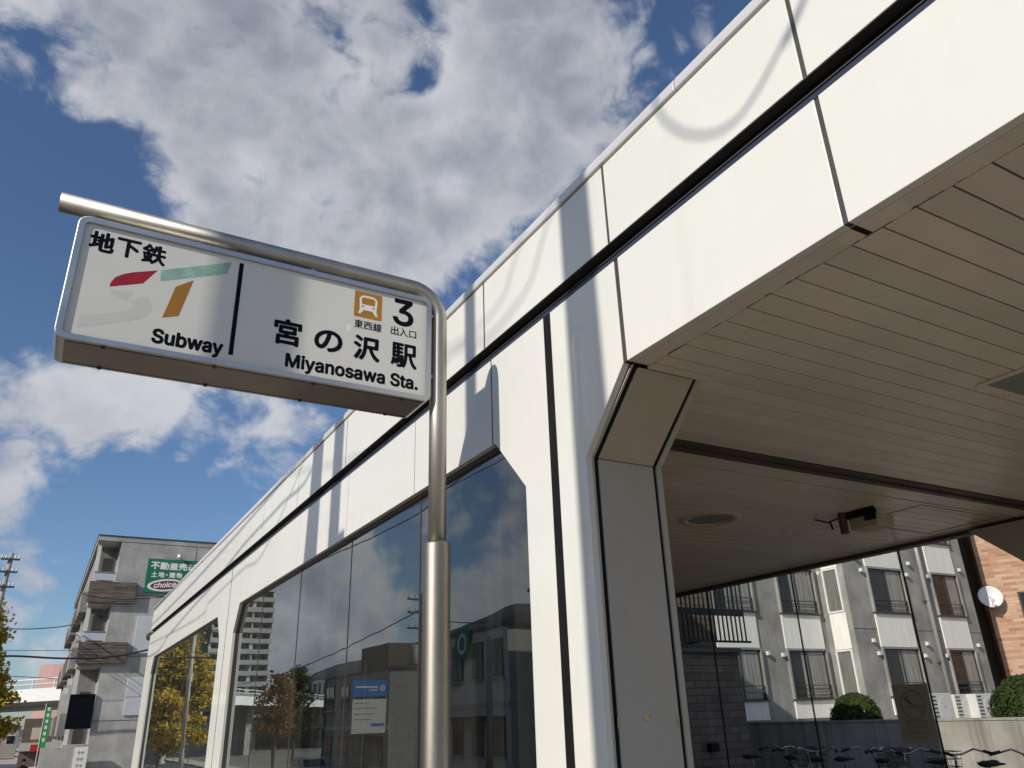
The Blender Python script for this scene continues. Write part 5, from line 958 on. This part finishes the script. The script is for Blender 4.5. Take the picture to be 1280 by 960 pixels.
# ------------------------------------------------------------------ bicycles
def make_bike(i):
    t = thing('bicycle', (0, 0, 0), 'x', 'bicycle', 'bicycles parked along the retaining wall')
    fm = M['bikeframe'][i]
    def wheel(x):
        mb = MB(); n = 28; r = .32
        mb.tube([(x+r*math.cos(2*math.pi*k/n), 0, .34+r*math.sin(2*math.pi*k/n)) for k in range(n+1)], .02, 8, False)
        w_ = mb.build('wheel', M['tyre'], t, smooth=True)
        rm = MB().tube([(x+(r-.03)*math.cos(2*math.pi*k/n), 0, .34+(r-.03)*math.sin(2*math.pi*k/n)) for k in range(n+1)], .011, 6, False)
        for k in range(14): a = 2*math.pi*k/14; rm.tube([(x, .02*(-1)**k, .34), (x+(r-.03)*math.cos(a), 0, .34+(r-.03)*math.sin(a))], .0025, 4, False)
        sub(rm, 'rim', M['chrome'], w_)
    wheel(-.54); wheel(.54)
    f = MB().tube([(-.54, 0, .34), (-.1, 0, .32), (-.22, 0, .78)], .016, 8).tube([(-.54, 0, .34), (-.2, 0, .68)], .012, 8).tube([(-.1, 0, .32), (.1, 0, .40), (.36, 0, .80)], .020, 8).tube([(.54, 0, .34), (.46, 0, .58), (.36, 0, .86)], .015, 8)
    f.build('frame', fm, t, smooth=True)
    MB().tube([(.36, 0, .84), (.33, 0, 1.0)], .013, 8).tube([(.10, -.28, 1.02), (.28, -.24, 1.06), (.34, -.10, 1.0), (.34, .10, 1.0), (.28, .24, 1.06), (.10, .28, 1.02)], .012, 8).build('handlebar', M['chrome'], t, smooth=True)
    MB().tube([(.0, -.285, 1.01), (.14, -.275, 1.035)], .02, 8).tube([(.0, .285, 1.01), (.14, .275, 1.035)], .02, 8).build('grip', M['tyre'], t, smooth=True)
    MB().tube([(-.22, 0, .75), (-.24, 0, .88)], .013, 8).build('seat_post', M['chrome'], t)
    sd_ = MB().tube([(-.38, 0, .92), (-.32, 0, .93), (-.18, 0, .92), (-.06, 0, .91)], [.05, .095, .055, .025], 12); sd_.v = [(a_, b_, .925+(c_-.925)*.42) for a_, b_, c_ in sd_.v]; sd_.build('saddle', M['tyre'], t, smooth=True)
    b = MB()
    for k in range(4):
        z = .76+.09*k; w0 = .13+.015*k; b.tube([(.44, -w0, z), (.44+.24+.02*k, -w0, z), (.44+.24+.02*k, w0, z), (.44, w0, z), (.44, -w0, z)], .005, 5)
    for k in range(7):
        y = -.13+.26*k/6; b.tube([(.68, y, .76), (.74, y*1.3, 1.03)], .003, 4).tube([(.44, y, .76), (.44, y*1.3, 1.03)], .003, 4)
    b.build('basket', M['frame'], t)
    MB().tube([(-.86, 0, .44), (-.78, 0, .62), (-.6, 0, .70), (-.42, 0, .68)], .022, 8).build('mudguard', M['chrome'], t)
    MB().box((-.80, -.08, .715), (-.38, .08, .73)).build('rear_rack', M['frame'], t)
    MB().lathe([(.001, 0), (.03, 0), (.035, .05), (.001, .06)], (.46, 0, .72), 12).build('headlight', M['lampw'], t)
    MB().box((-.90, -.03, .58), (-.87, .03, .64)).build('rear_reflector', M['redsign'], t)
    return t
protos = [make_bike(i) for i in range(4)]
blab = ['black bicycle beside the dark brick corner', 'silver bicycle second from the dark brick corner', 'navy bicycle below the small clipped bush', 'wine red bicycle just left of the poster',
        'black bicycle standing straight under the poster', 'silver bicycle with handlebars showing under the air conditioners', 'navy bicycle with a wire basket, right of the poster', 'wine red bicycle at the right edge below the large bush']
upx = [958, 992, 1030, 1066, 1108, 1160, 1208, 1262]
for i, u in enumerate(upx):
    o = protos[i] if i < 4 else copy_tree(protos[i-4])
    d = ray(u, 945); x = 10.4 if i != 6 else 10.2; o.location = (x+.15*math.sin(i*2.3), d.y/d.x*x, 0)
    o.rotation_euler = (0, 0, math.radians([-25, 18, 40, -8, 22, 75, 70, -20][i])); o['label'] = blab[i]

# ------------------------------------------------------------------ left concrete building
YLB = 36.0
LB = thing('concrete_building', (8, YLB, gz(YLB)), 'grey concrete building with wood clad balconies behind the station', 'building')
gl = gz(60)-.2; xw = 2.02; xl = 1.17
MB().box((xw, YLB, gl), (13, 58, 8.86)).build('wall', M['concrete'], LB)
MB().box((xl-.03, YLB-.02, 8.862), (13.02, 58, 9.05)).build('roof_slab', M['concrete'], LB)
MB().box((xl-.06, YLB-.05, 9.052), (13.05, 58.02, 9.09)).build('roof_trim', M['frame'], LB)
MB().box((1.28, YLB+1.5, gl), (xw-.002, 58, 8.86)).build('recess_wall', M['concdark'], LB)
for z0, z1 in ((6.30, 6.50), (3.94, 4.14), (1.05, 1.2)):
    MB().box((xl, YLB+.01, z0), (xw-.003, YLB+1.495, z1)).build('balcony_slab', M['concrete'], LB)
for z0, z1 in ((6.502, 8.86), (4.142, 6.298), (1.202, 3.938)):
    MB().box((1.20, YLB+.72, z0), (1.34, YLB+.86, z1)).build('balcony_pillar', M['whiteb'], LB)
    d_ = MB().box((1.5, YLB+1.455, z0), (1.85, YLB+1.498, z0+1.9)).build('balcony_door', M['frame'], LB)
for z0, z1 in ((7.26, 7.60), (4.93, 5.28)):
    r_ = MB().box((1.21, YLB+.02, z0), (1.98, YLB+.05, z1-.04)).build('balcony_panel', M['blank'], LB)
    sub(MB().box((1.19, YLB+.0, z1-.038), (2.0, YLB+.07, z1)), 'handrail', M['chrome'], r_)
for z0, z1 in ((6.36, 7.18), (4.06, 4.86)):
    MB().box((1.10, YLB-.20, z0), (2.84, YLB-.002, z1)).build('wooden_balcony_front', M['wood'], LB, bevel=.01)
# street side (faces -x) with balcony fronts, seen edge on
for k in range(4):
    y = YLB+3.0+k*4.8
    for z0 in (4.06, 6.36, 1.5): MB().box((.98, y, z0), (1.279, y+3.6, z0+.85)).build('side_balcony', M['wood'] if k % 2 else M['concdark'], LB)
for y, z in ((YLB+2.2, 5.2), (YLB+2.4, 3.4), (YLB+6, 3.2), (YLB+5, 1.9)): MB().box((1.02, y, z), (1.20, y+.15, z+.25)).build('wall_lamp', M['lampw'], LB)
# facade seams
mb = MB()
for z in (6.72, 4.35, 2.0): mb.box((xw+.01, YLB-.004, z-.012), (12.9, YLB-.001, z+.012))
for x in (4.98, 7.9): mb.box((x-.012, YLB-.0045, .2), (x+.012, YLB-.0012, 8.85))
mb.build('wall_joint', M['frame'], LB)
q = at(225, 697, 1, YLB-.2)
l_ = MB().box((q.x-.02, YLB-.25, q.z), (q.x+.02, YLB-.001, q.z+.04)).lathe([(.001, .1), (.09, .08), (.10, -.04), (.001, -.1)], (q.x-.02, YLB-.28, q.z+.02), 14).build('sign_lamp', M['lampw'], LB)
# wall signs
SG = thing('green_signboard', (4.5, YLB-.1, 7.5), 'green real estate signboard with white lettering and a maroon oval', 'sign')
gx0, gx1, gz0, gz1 = 3.12, 6.1, 6.84, 8.23; gy = YLB-.10
MB().box((gx0, gy, gz0), (gx1, YLB-.006, gz1)).build('board', M['signgreen'], SG, bevel=.01)
mb = MB()
for i, ch in enumerate('不動産売却'):
    q = textmesh(ch, 3.245+.363*i, 3.245+.363*i+.345, 7.79, 8.10, gy-.003, .045); mb.add(q.v, q.f)
build_text(mb, 'lettering', M['white'], SG)
mb = MB()
for i, (ch, x, wd) in enumerate((('土', 3.31, .23), ('地', 3.58, .24), ('建', 4.00, .25), ('物', 4.28, .23))):
    q = textmesh(ch, x, x+wd, 7.47, 7.70, gy-.003, .035); mb.add(q.v, q.f)
mb.lathe([(.001, 0), (.035, 0)], (3.91, gy-.003, 7.585), 12, 1)
build_text(mb, 'lettering', M['white'], SG)
def ell(cx, cz, a, b, rot, y): return [(cx+a*math.cos(t)*math.cos(rot)-b*math.sin(t)*math.sin(rot), y, cz+a*math.cos(t)*math.sin(rot)+b*math.sin(t)*math.cos(rot)) for t in [2*math.pi*i/32 for i in range(32)]]
e1 = build_text(MB().add(ell(3.93, 7.16, .72, .25, .10, gy-.003), [tuple(range(32))]), 'emblem_ring', M['white'], SG)
e2 = build_text(MB().add(ell(3.93, 7.16, .60, .175, .10, gy-.006), [tuple(range(32))]), 'emblem_oval', M['maroon'], SG)
build_text(textmesh('choice', 3.46, 4.32, 7.06, 7.29, gy-.009, .05, shear=.2, rot=.10), 'lettering', M['white'], SG)
for (z0, z1, lab) in ((4.46, 5.90, 'upper blank pale panel on the concrete wall below the green signboard'), (2.17, 3.56, 'lower blank pale panel on the concrete wall near the station roof end')):
    t = tag(MB().box((3.04, YLB-.06, z0), (4.9, YLB-.006, z1)).build('blank_signboard', M['blank'], bevel=.01), lab, 'sign')
tag(MB().box((1.13, YLB-.10, 1.74), (2.0, YLB-.005, 2.96)).build('black_signboard', M['blackbox'], bevel=.02), 'black square signboard fixed below the lower balcony', 'sign')
LW = tag(MB().box((.47, YLB-.55, gl), (2.03, YLB-.3, 1.13)).build('garden_wall', M['concrete'], bevel=.01), 'low concrete wall in front of the balcony building', 'wall')
t = thing('vertical_sign', (1.8, YLB-.6, 0), 'white upright sign with grey marks on the low concrete wall', 'sign')
MB().box((1.58, YLB-.60, -.6), (2.02, YLB-.551, 1.12)).build('board', M['white'], t)
mb = MB()
for k in range(6):
    zz = .95-.22*k; mb.box((1.68, YLB-.603, zz-.02), (1.92, YLB-.6005, zz+.01)).box((1.72, YLB-.6035, zz-.08), (1.75, YLB-.6005, zz+.05)).box((1.84, YLB-.6035, zz-.09), (1.865, YLB-.6005, zz+.03))
mb.build('marks', M['greyblue'], t)
# green projecting sign at the far end of the station
q = at(186, 795, 1, Y1-.05)
t = thing('green_marker', (q.x, Y1, q.z), 'small green rounded marker fixed at the far end of the station gutter', 'marker')
MB().lathe([(.001, -.06), (.07, -.05), (.10, 0), (.07, .05), (.001, .06)], (q.x+.05, Y1+.08, q.z), 20, 1).build('disc', M['greenleaf'], t, smooth=True)
MB().box((q.x, Y1+.02, q.z-.02), (D+.1, Y1+.06, q.z+.02)).build('bracket', M['frame'], t)

# ------------------------------------------------------------------ far street
ER = thing('elevated_road', (0, 91, 0), 'white elevated road girder crossing beyond the ginkgo', 'bridge'); ER.rotation_euler = (0, 0, math.atan2(.809, -.588)-math.pi)
def epart(mb, name, m): o = mb.build(name, m); o.parent = ER; return o
epart(MB().box((-120, 0, 4.45), (30, .4, 5.6)), 'girder', M['girder'])
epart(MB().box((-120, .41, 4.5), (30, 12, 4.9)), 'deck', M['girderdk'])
epart(MB().box((-120, 12.05, 4.1), (30, 12.5, 5.6)), 'girder', M['girder'])
mb = MB()
for x in range(-118, 30, 3): mb.box((x, .1, 5.602), (x+.1, .2, 6.4))
mb.box((-120, .08, 6.4), (30, .22, 6.5)).box((-120, .09, 6.0), (30, .21, 6.06)); epart(mb, 'parapet_rail', M['lampw'])
for x in (-105, -78, -48, -24): epart(MB().box((x, 4, -2.2), (x+2, 9, 4.5)), 'pier', M['concdark'])
q0, q1 = at(52, 828, 1, 150), at(84, 826, 1, 150)
PB = thing('pink_building', (4, 155, -2), 'pink building with a rounded corner beyond the elevated road', 'building')
mb = MB(); poly = [(q0.x+6-6*math.cos(t), 150+6-6*math.sin(t)) for t in [i*math.pi/2/8 for i in range(9)]]+[(q0.x+20, 150), (q0.x+20, 170), (q0.x, 170)]
mb.prism(poly, 2, -2, 11.9).build('wall', M['pinkw'], PB)
mb = MB()
for k in range(7): mb.box((q0.x+1.1+k*.62, 149.4+.4, 7.0), (q0.x+1.6+k*.62, 151.5, 8.1))
mb.build('window', M['cream'], PB)
# clutter along the street: shops, banner, sign, car, person
for i, (x0, x1, y0, h, m_, lab) in enumerate(((-30, -19, 150, 4.0, 'greyblue', 'low grey house far down the street under the elevated road'), (-17, -9, 160, 3.6, 'brownb', 'low brown house far down the street under the elevated road'), (-8, -1.5, 175, 4.2, 'tower', 'pale tiled house far down the street left of the pink building'), (-60, -33, 170, 4.4, 'towerdk', 'long dark house far down the street under the elevated road'))):
    HB = thing('house', ((x0+x1)/2, y0, -2), lab, 'house')
    MB().box((x0, y0, -2.3), (x1, y0+9, h-1.2)).build('wall', M[m_], HB)
    MB().prism([(x0-.4, h-1.198), (x1+.4, h-1.198), ((x0+x1)/2, h)], 1, y0-.4, y0+9.4).build('roof', M['frame'], HB)
    for k in range(3):
        xx = x0+(x1-x0)*(k+.5)/3; sub(MB().box((xx-.6, y0-.07, .2), (xx+.6, y0-.041, 1.5)), 'pane', M['carglass'], MB().box((xx-.7, y0-.04, .1), (xx+.7, y0-.002, 1.6)).build('window', M['whiteframe'], HB))
SH = thing('shop_building', (1, 75, -2), 'dark low shop building below the elevated road', 'building')
MB().box((-.35, 66, -2.1), (1.9, 84, 2.6)).build('wall', M['brownb'], SH)
MB().box((-.4, 65.6, .6), (1.9, 65.99, 1.1)).build('awning', M['balc'], SH)
q = at(42, 933, 1, 62); t = tag(MB().box((q.x-.18, 62, q.z-.30), (q.x+.40, 62.12, q.z+.10)).build('red_signboard', M['redsign'], bevel=.01), 'small red signboard under the dark shop awning', 'sign')
q = at(45, 917, 1, 63); t = tag(MB().box((q.x-.25, 63, q.z-.35), (q.x+.35, 63.12, q.z+.35)).build('cream_signboard', M['cream'], bevel=.01), 'small cream signboard above the red one', 'sign')
t = thing('banner_flag', (.4, 43, gz(43)), 'tall narrow green banner flag on a pole beside the low concrete wall', 'banner')
a, b = at(49, 935, 1, 43), at(57, 884, 1, 43)
MB().box((a.x-.02, 43, a.z), (a.x+.22, 43.03, b.z)).build('cloth', M['flag'], t)
MB().tube([(a.x-.04, 43, gz(43)), (a.x-.04, 43, b.z+.15)], .015, 8).build('flag_pole', M['lampw'], t)
mb = MB()
for k in range(6): zz = a.z+.25+(b.z-a.z-.4)*k/5; mb.box((a.x+.05, 42.994, zz), (a.x+.15, 42.998, zz+.14))
mb.build('marks', M['white'], t)
def car(x, y, rz, m, label, group):
    g = gz(y); t = thing('parked_car', (0, 0, 0), label, 'car', group)
    body = [(-2.0, .28), (-2.0, .72), (-1.9, .86), (-1.2, .92), (-.75, 1.38), (.85, 1.42), (1.55, .95), (1.98, .86), (2.02, .5), (1.98, .28)]
    MB().prism(body, 1, -.82, .82).build('body', m, t, bevel=.06, seg=3)
    win = [(-1.08, .94), (-.70, 1.32), (.80, 1.35), (1.36, .96)]
    MB().prism(win, 1, -.832, .832).build('side_window', M['carglass'], t)
    MB().add([(-1.18, -.68, .96), (-1.18, .68, .96), (-.80, .62, 1.35), (-.80, -.62, 1.35)], [(0, 1, 2, 3)]).build('windscreen', M['carglass'], t)
    MB().add([(1.50, -.68, 1.02), (1.50, .68, 1.02), (.93, .62, 1.38), (.93, -.62, 1.38)], [(0, 1, 2, 3)]).build('rear_window', M['carglass'], t)
    for wx in (-1.25, 1.28):
        for wy in (-.74, .74):
            w_ = MB().lathe([(.001, -.1), (.30, -.1), (.32, -.06), (.32, .06), (.30, .1), (.001, .1)], (wx, wy, .32), 24, 1).build('wheel', M['tyre'], t, smooth=True)
    for wy in (-.6, .6):
        MB().box((-2.03, wy-.17, .62), (-1.95, wy+.17, .76)).build('headlight', M['lampw'], t)
        MB().box((1.96, wy-.14, .66), (2.04, wy+.14, .84)).build('tail_light', M['redsign'], t)
    t.location = (x, y, g+.003 if x > -5 or x < -12.2 else g-.12); t.rotation_euler = (0, 0, rz); return t
q = at(44, 952, 1, 47)
car(q.x+.5, 47, math.radians(92), M['carw'], 'white hatchback parked beyond the low concrete wall', 'parked cars')
car(-10.9, 52, math.radians(90), M['carsil'], 'silver car parked beside the far pavement trees', 'parked cars')
# person in dark clothes walking away
def person(x, y):
    g = gz(y); t = thing('person', (x, y, g), 'person in dark clothes walking on the pavement near the green banner', 'person')
    V = [((0, 0, .93), .13), ((0, .01, 1.15), .13), ((0, 0, 1.38), .15), ((0, -.01, 1.5), .06), ((0, -.02, 1.58), .085), ((0, -.02, 1.68), .08),
         ((-.19, 0, 1.38), .06), ((-.24, .04, 1.12), .045), ((-.23, -.08, .90), .04), ((-.22, -.12, .83), .035), ((.19, 0, 1.38), .06), ((.24, -.06, 1.12), .045), ((.23, .08, .92), .04), ((.22, .12, .85), .035),
         ((-.09, 0, .85), .085), ((-.10, -.10, .48), .06), ((-.10, .02, .10), .045), ((-.10, -.12, .04), .045), ((.09, 0, .85), .085), ((.10, .08, .48), .06), ((.10, .24, .12), .045), ((.10, .12, .05), .045)]
    E_ = [(0, 1), (1, 2), (2, 3), (3, 4), (4, 5), (2, 6), (6, 7), (7, 8), (8, 9), (2, 10), (10, 11), (11, 12), (12, 13), (0, 14), (14, 15), (15, 16), (16, 17), (0, 18), (18, 19), (19, 20), (20, 21)]
    me = bpy.data.meshes.new('body'); me.from_pydata([v[0] for v in V], E_, []); ob = bpy.data.objects.new('body', me); COL.objects.link(ob)
    ob.modifiers.new('skin', 'SKIN'); ss = ob.modifiers.new('sub', 'SUBSURF'); ss.levels = ss.render_levels = 1
    for i, v in enumerate(V): me.skin_vertices[0].data[i].radius = (v[1], v[1])
    me.skin_vertices[0].data[0].use_root = True
    me.materials.append(M['cloth']); ob.parent = t
    h = MB().lathe([(.001, .125), (.06, .11), (.095, .05), (.10, 0), (.09, -.06), (.05, -.10)], (0, -.0, 1.66), 16).build('hair', M['hair'], None, smooth=True); h.parent = t
    f = MB().lathe([(.001, .1), (.05, .08), (.075, 0), (.05, -.09), (.001, -.11)], (0, -.04, 1.62), 14).build('face', M['skin'], None, smooth=True); f.parent = t
q = at(30, 950, 1, 46); person(q.x, 46)

# ------------------------------------------------------------------ across the street (seen mirrored in the windows)
def simple_building(name, x0, x1, y0, y1, h, m, label, rows, cols, wm='aptglass', face='x', ww=.55, wh=.5, base=None):
    g = (gz((y0+y1)/2) if base is None else base)-.3; t = thing(name, ((x0+x1)/2, (y0+y1)/2, g), label, 'building')
    MB().box((x0, y0, g), (x1, y1, h)).build('wall', m, t)
    MB().box((x0-.1, y0-.1, h+.002), (x1+.1, y1+.1, h+.15)).build('roof', M['frame'], t)
    fh = (h-g)/rows
    for r_ in range(rows):
        for c_ in range(cols):
            cw = (y1-y0)/cols; yy = y0+cw*(c_+.5); z = g+fh*(r_+.35)
            f_ = MB().box((x1+.002, yy-cw*ww/2, z), (x1+.05, yy+cw*ww/2, z+fh*wh)).build('window', M['frame'], t)
            pn = MB()
            for a_, b_ in ((yy-cw*ww/2+.06, yy-.03), (yy+.03, yy+cw*ww/2-.06)): pn.box((x1+.05, a_, z+.06), (x1+.06, b_, z+fh*wh-.06))
            sub(pn, 'pane', M['carglass'], f_)
            sub(MB().box((x1+.002, yy-cw*ww/2-.1, z-.1), (x1+.16, yy+cw*ww/2+.1, z-.002)), 'sill', M['balc'], f_)
    MB().box((x1+.002, y0, g+fh-.12), (x1+.07, y1, g+fh+.10)).build('floor_band', M['balc'], t)
    MB().box((x1+.002, y0+(y1-y0)*.12, g+fh*.80), (x1+.9, y0+(y1-y0)*.5, g+fh*.86)).build('awning', M['brownb'], t)
    MB().tube([(x1+.09, y1-.5, g), (x1+.09, y1-.5, h)], .06, 8).build('drain_pipe', M['frame'], t)
    return t
simple_building('brown_building', -24, -13.5, 17, 29.5, 6.6, M['brownb'], 'dark brown block across the street mirrored at the right of the big window', 2, 4)
wb = simple_building('white_shop', -24, -13.2, 31, 41, 5.4, M['whiteb'], 'white two storey shop with a square green sign, mirrored in the big window', 2, 5)
q = mirr(577, 805, 0, 2*D+13.1)
t = thing('shop_sign', (-13.1, q.y, q.z), 'square green sign with a white ring on the white shop', 'sign')
MB().box((-13.14, q.y-.75, q.z-.7), (-13.0, q.y+.75, q.z+.7)).build('board', M['signgreen'], t)
mb = MB(); 
for i in range(32):
    a, b = 2*math.pi*i/32, 2*math.pi*(i+1)/32
    mb.add([(-12.996, q.y+r*math.cos(w_), q.z+r*math.sin(w_)) for w_ in (a, b) for r in (.5, .34)], [(0, 1, 3, 2)])
mb.build('ring', M['white'], t)
simple_building('grey_building', -26, -14, 47, 60, 4.6, M['greyblue'], 'grey low building with rooftop plant, mirrored left of the steel pole', 2, 4)
MB().box((-20, 50, 4.76), (-15, 55, 6.4)).build('rooftop_plant', M['brownb'], bpy.data.objects['grey_building'])
simple_building('pale_building', -62, -42, 150, 170, 9.5, M['whiteb'], 'pale block far away beyond the elevated road, mirrored in glass', 3, 6)
# notice board on the far pavement (mirrored beside the steel pole)
q0, q1 = mirr(440, 850, 1, 46), mirr(481, 870, 1, 46); q2, q3 = mirr(438, 874, 1, 46), mirr(481, 916, 1, 46)
nx0, nx1 = min(q0.x, q1.x), max(q0.x, q1.x)
t = thing('notice_board', ((nx0+nx1)/2, 46, gz(46)), 'blue headed white notice board standing on the far pavement, mirrored in the glass', 'notice board')
MB().box((nx0, 46, q1.z), (nx1, 46.08, q0.z)).build('blue_header', M['blue'], t)
MB().box((nx0, 46, q3.z), (nx1, 46.06, q2.z)).build('board', M['whiteb'], t)
for xx in (nx0+.25, nx1-.3): MB().box((xx, 46.09, gz(46)), (xx+.06, 46.15, q0.z)).build('leg', M['frame'], t)
hb = q2.z-q3.z
mb = MB()
for k, (f_, l_) in enumerate(((.12, .5), (.27, .8), (.44, .7), (.60, .6))): mb.box((nx1-.15-l_*(nx1-nx0)*.8, 45.994, q2.z-hb*f_-.02), (nx1-.15, 45.998, q2.z-hb*f_+.02))
mb.build('printed_line', M['greyblue'], t)
MB().box((nx0+.1, 45.993, q2.z-hb*.80), (nx0+.9, 45.997, q2.z-hb*.72)).build('blue_strip', M['blue'], t)
mb = MB(); cz_ = (q0.z+q1.z)/2
for i in range(28):
    a, b = 2*math.pi*i/28, 2*math.pi*(i+1)/28
    mb.add([(nx0+.3+r*math.cos(w_), 45.993, cz_+r*math.sin(w_)) for w_ in (a, b) for r in (.17, .11)], [(0, 1, 3, 2)])
mb.box((nx0+.18, 45.994, cz_-.03), (nx0+.42, 45.998, cz_+.03)).box((nx0+.6, 45.994, cz_+.03), (nx1-.15, 45.998, cz_+.12)).box((nx0+.6, 45.994, cz_-.12), (nx0+1.1, 45.998, cz_-.06))
mb.build('header_marks', M['white'], t)
# residential tower with balconies
a = mirr(262, 800, 1, 215); b = mirr(338, 800, 1, 215)
TW = thing('tower_block', ((a.x+b.x)/2, 222, -2), 'tall residential tower with rows of balconies mirrored in the windows', 'tower')
tx0, tx1 = min(a.x, b.x), max(a.x, b.x)
MB().box((tx0, 216.5, -2.2), (tx1, 232, 52)).build('wall', M['tower'], TW)
MB().box((tx1+.01, 216, -2.2), (tx1+9, 234, 56)).build('shaded_side', M['towerdk'], TW)  # shaded side of the tower, its shade given by a darker colour
for i in range(19):
    z = .6+2.6*i
    o = MB().box((tx0-.2, 214.6, z), (tx1, 216.49, z+.18)).box((tx0-.2, 214.6, z+.185), (tx1, 214.75, z+1.15)).build('balcony', M['balc'], TW)
    mb = MB()
    for c_ in range(5):
        cw = (tx1-tx0)/5; mb.box((tx0+cw*c_+.5, 216.42, z+.3), (tx0+cw*(c_+1)-.9, 216.49, z+2.2))
    sub(mb, 'window_band', M['carglass'], o)
mb = MB()
for c_ in range(4): x = tx0+(tx1-tx0)*c_/3; mb.box((x-.25, 214.9, -2), (x+.15, 216.48, 50))
mb.build('balcony_divider', M['whiteb'], TW)
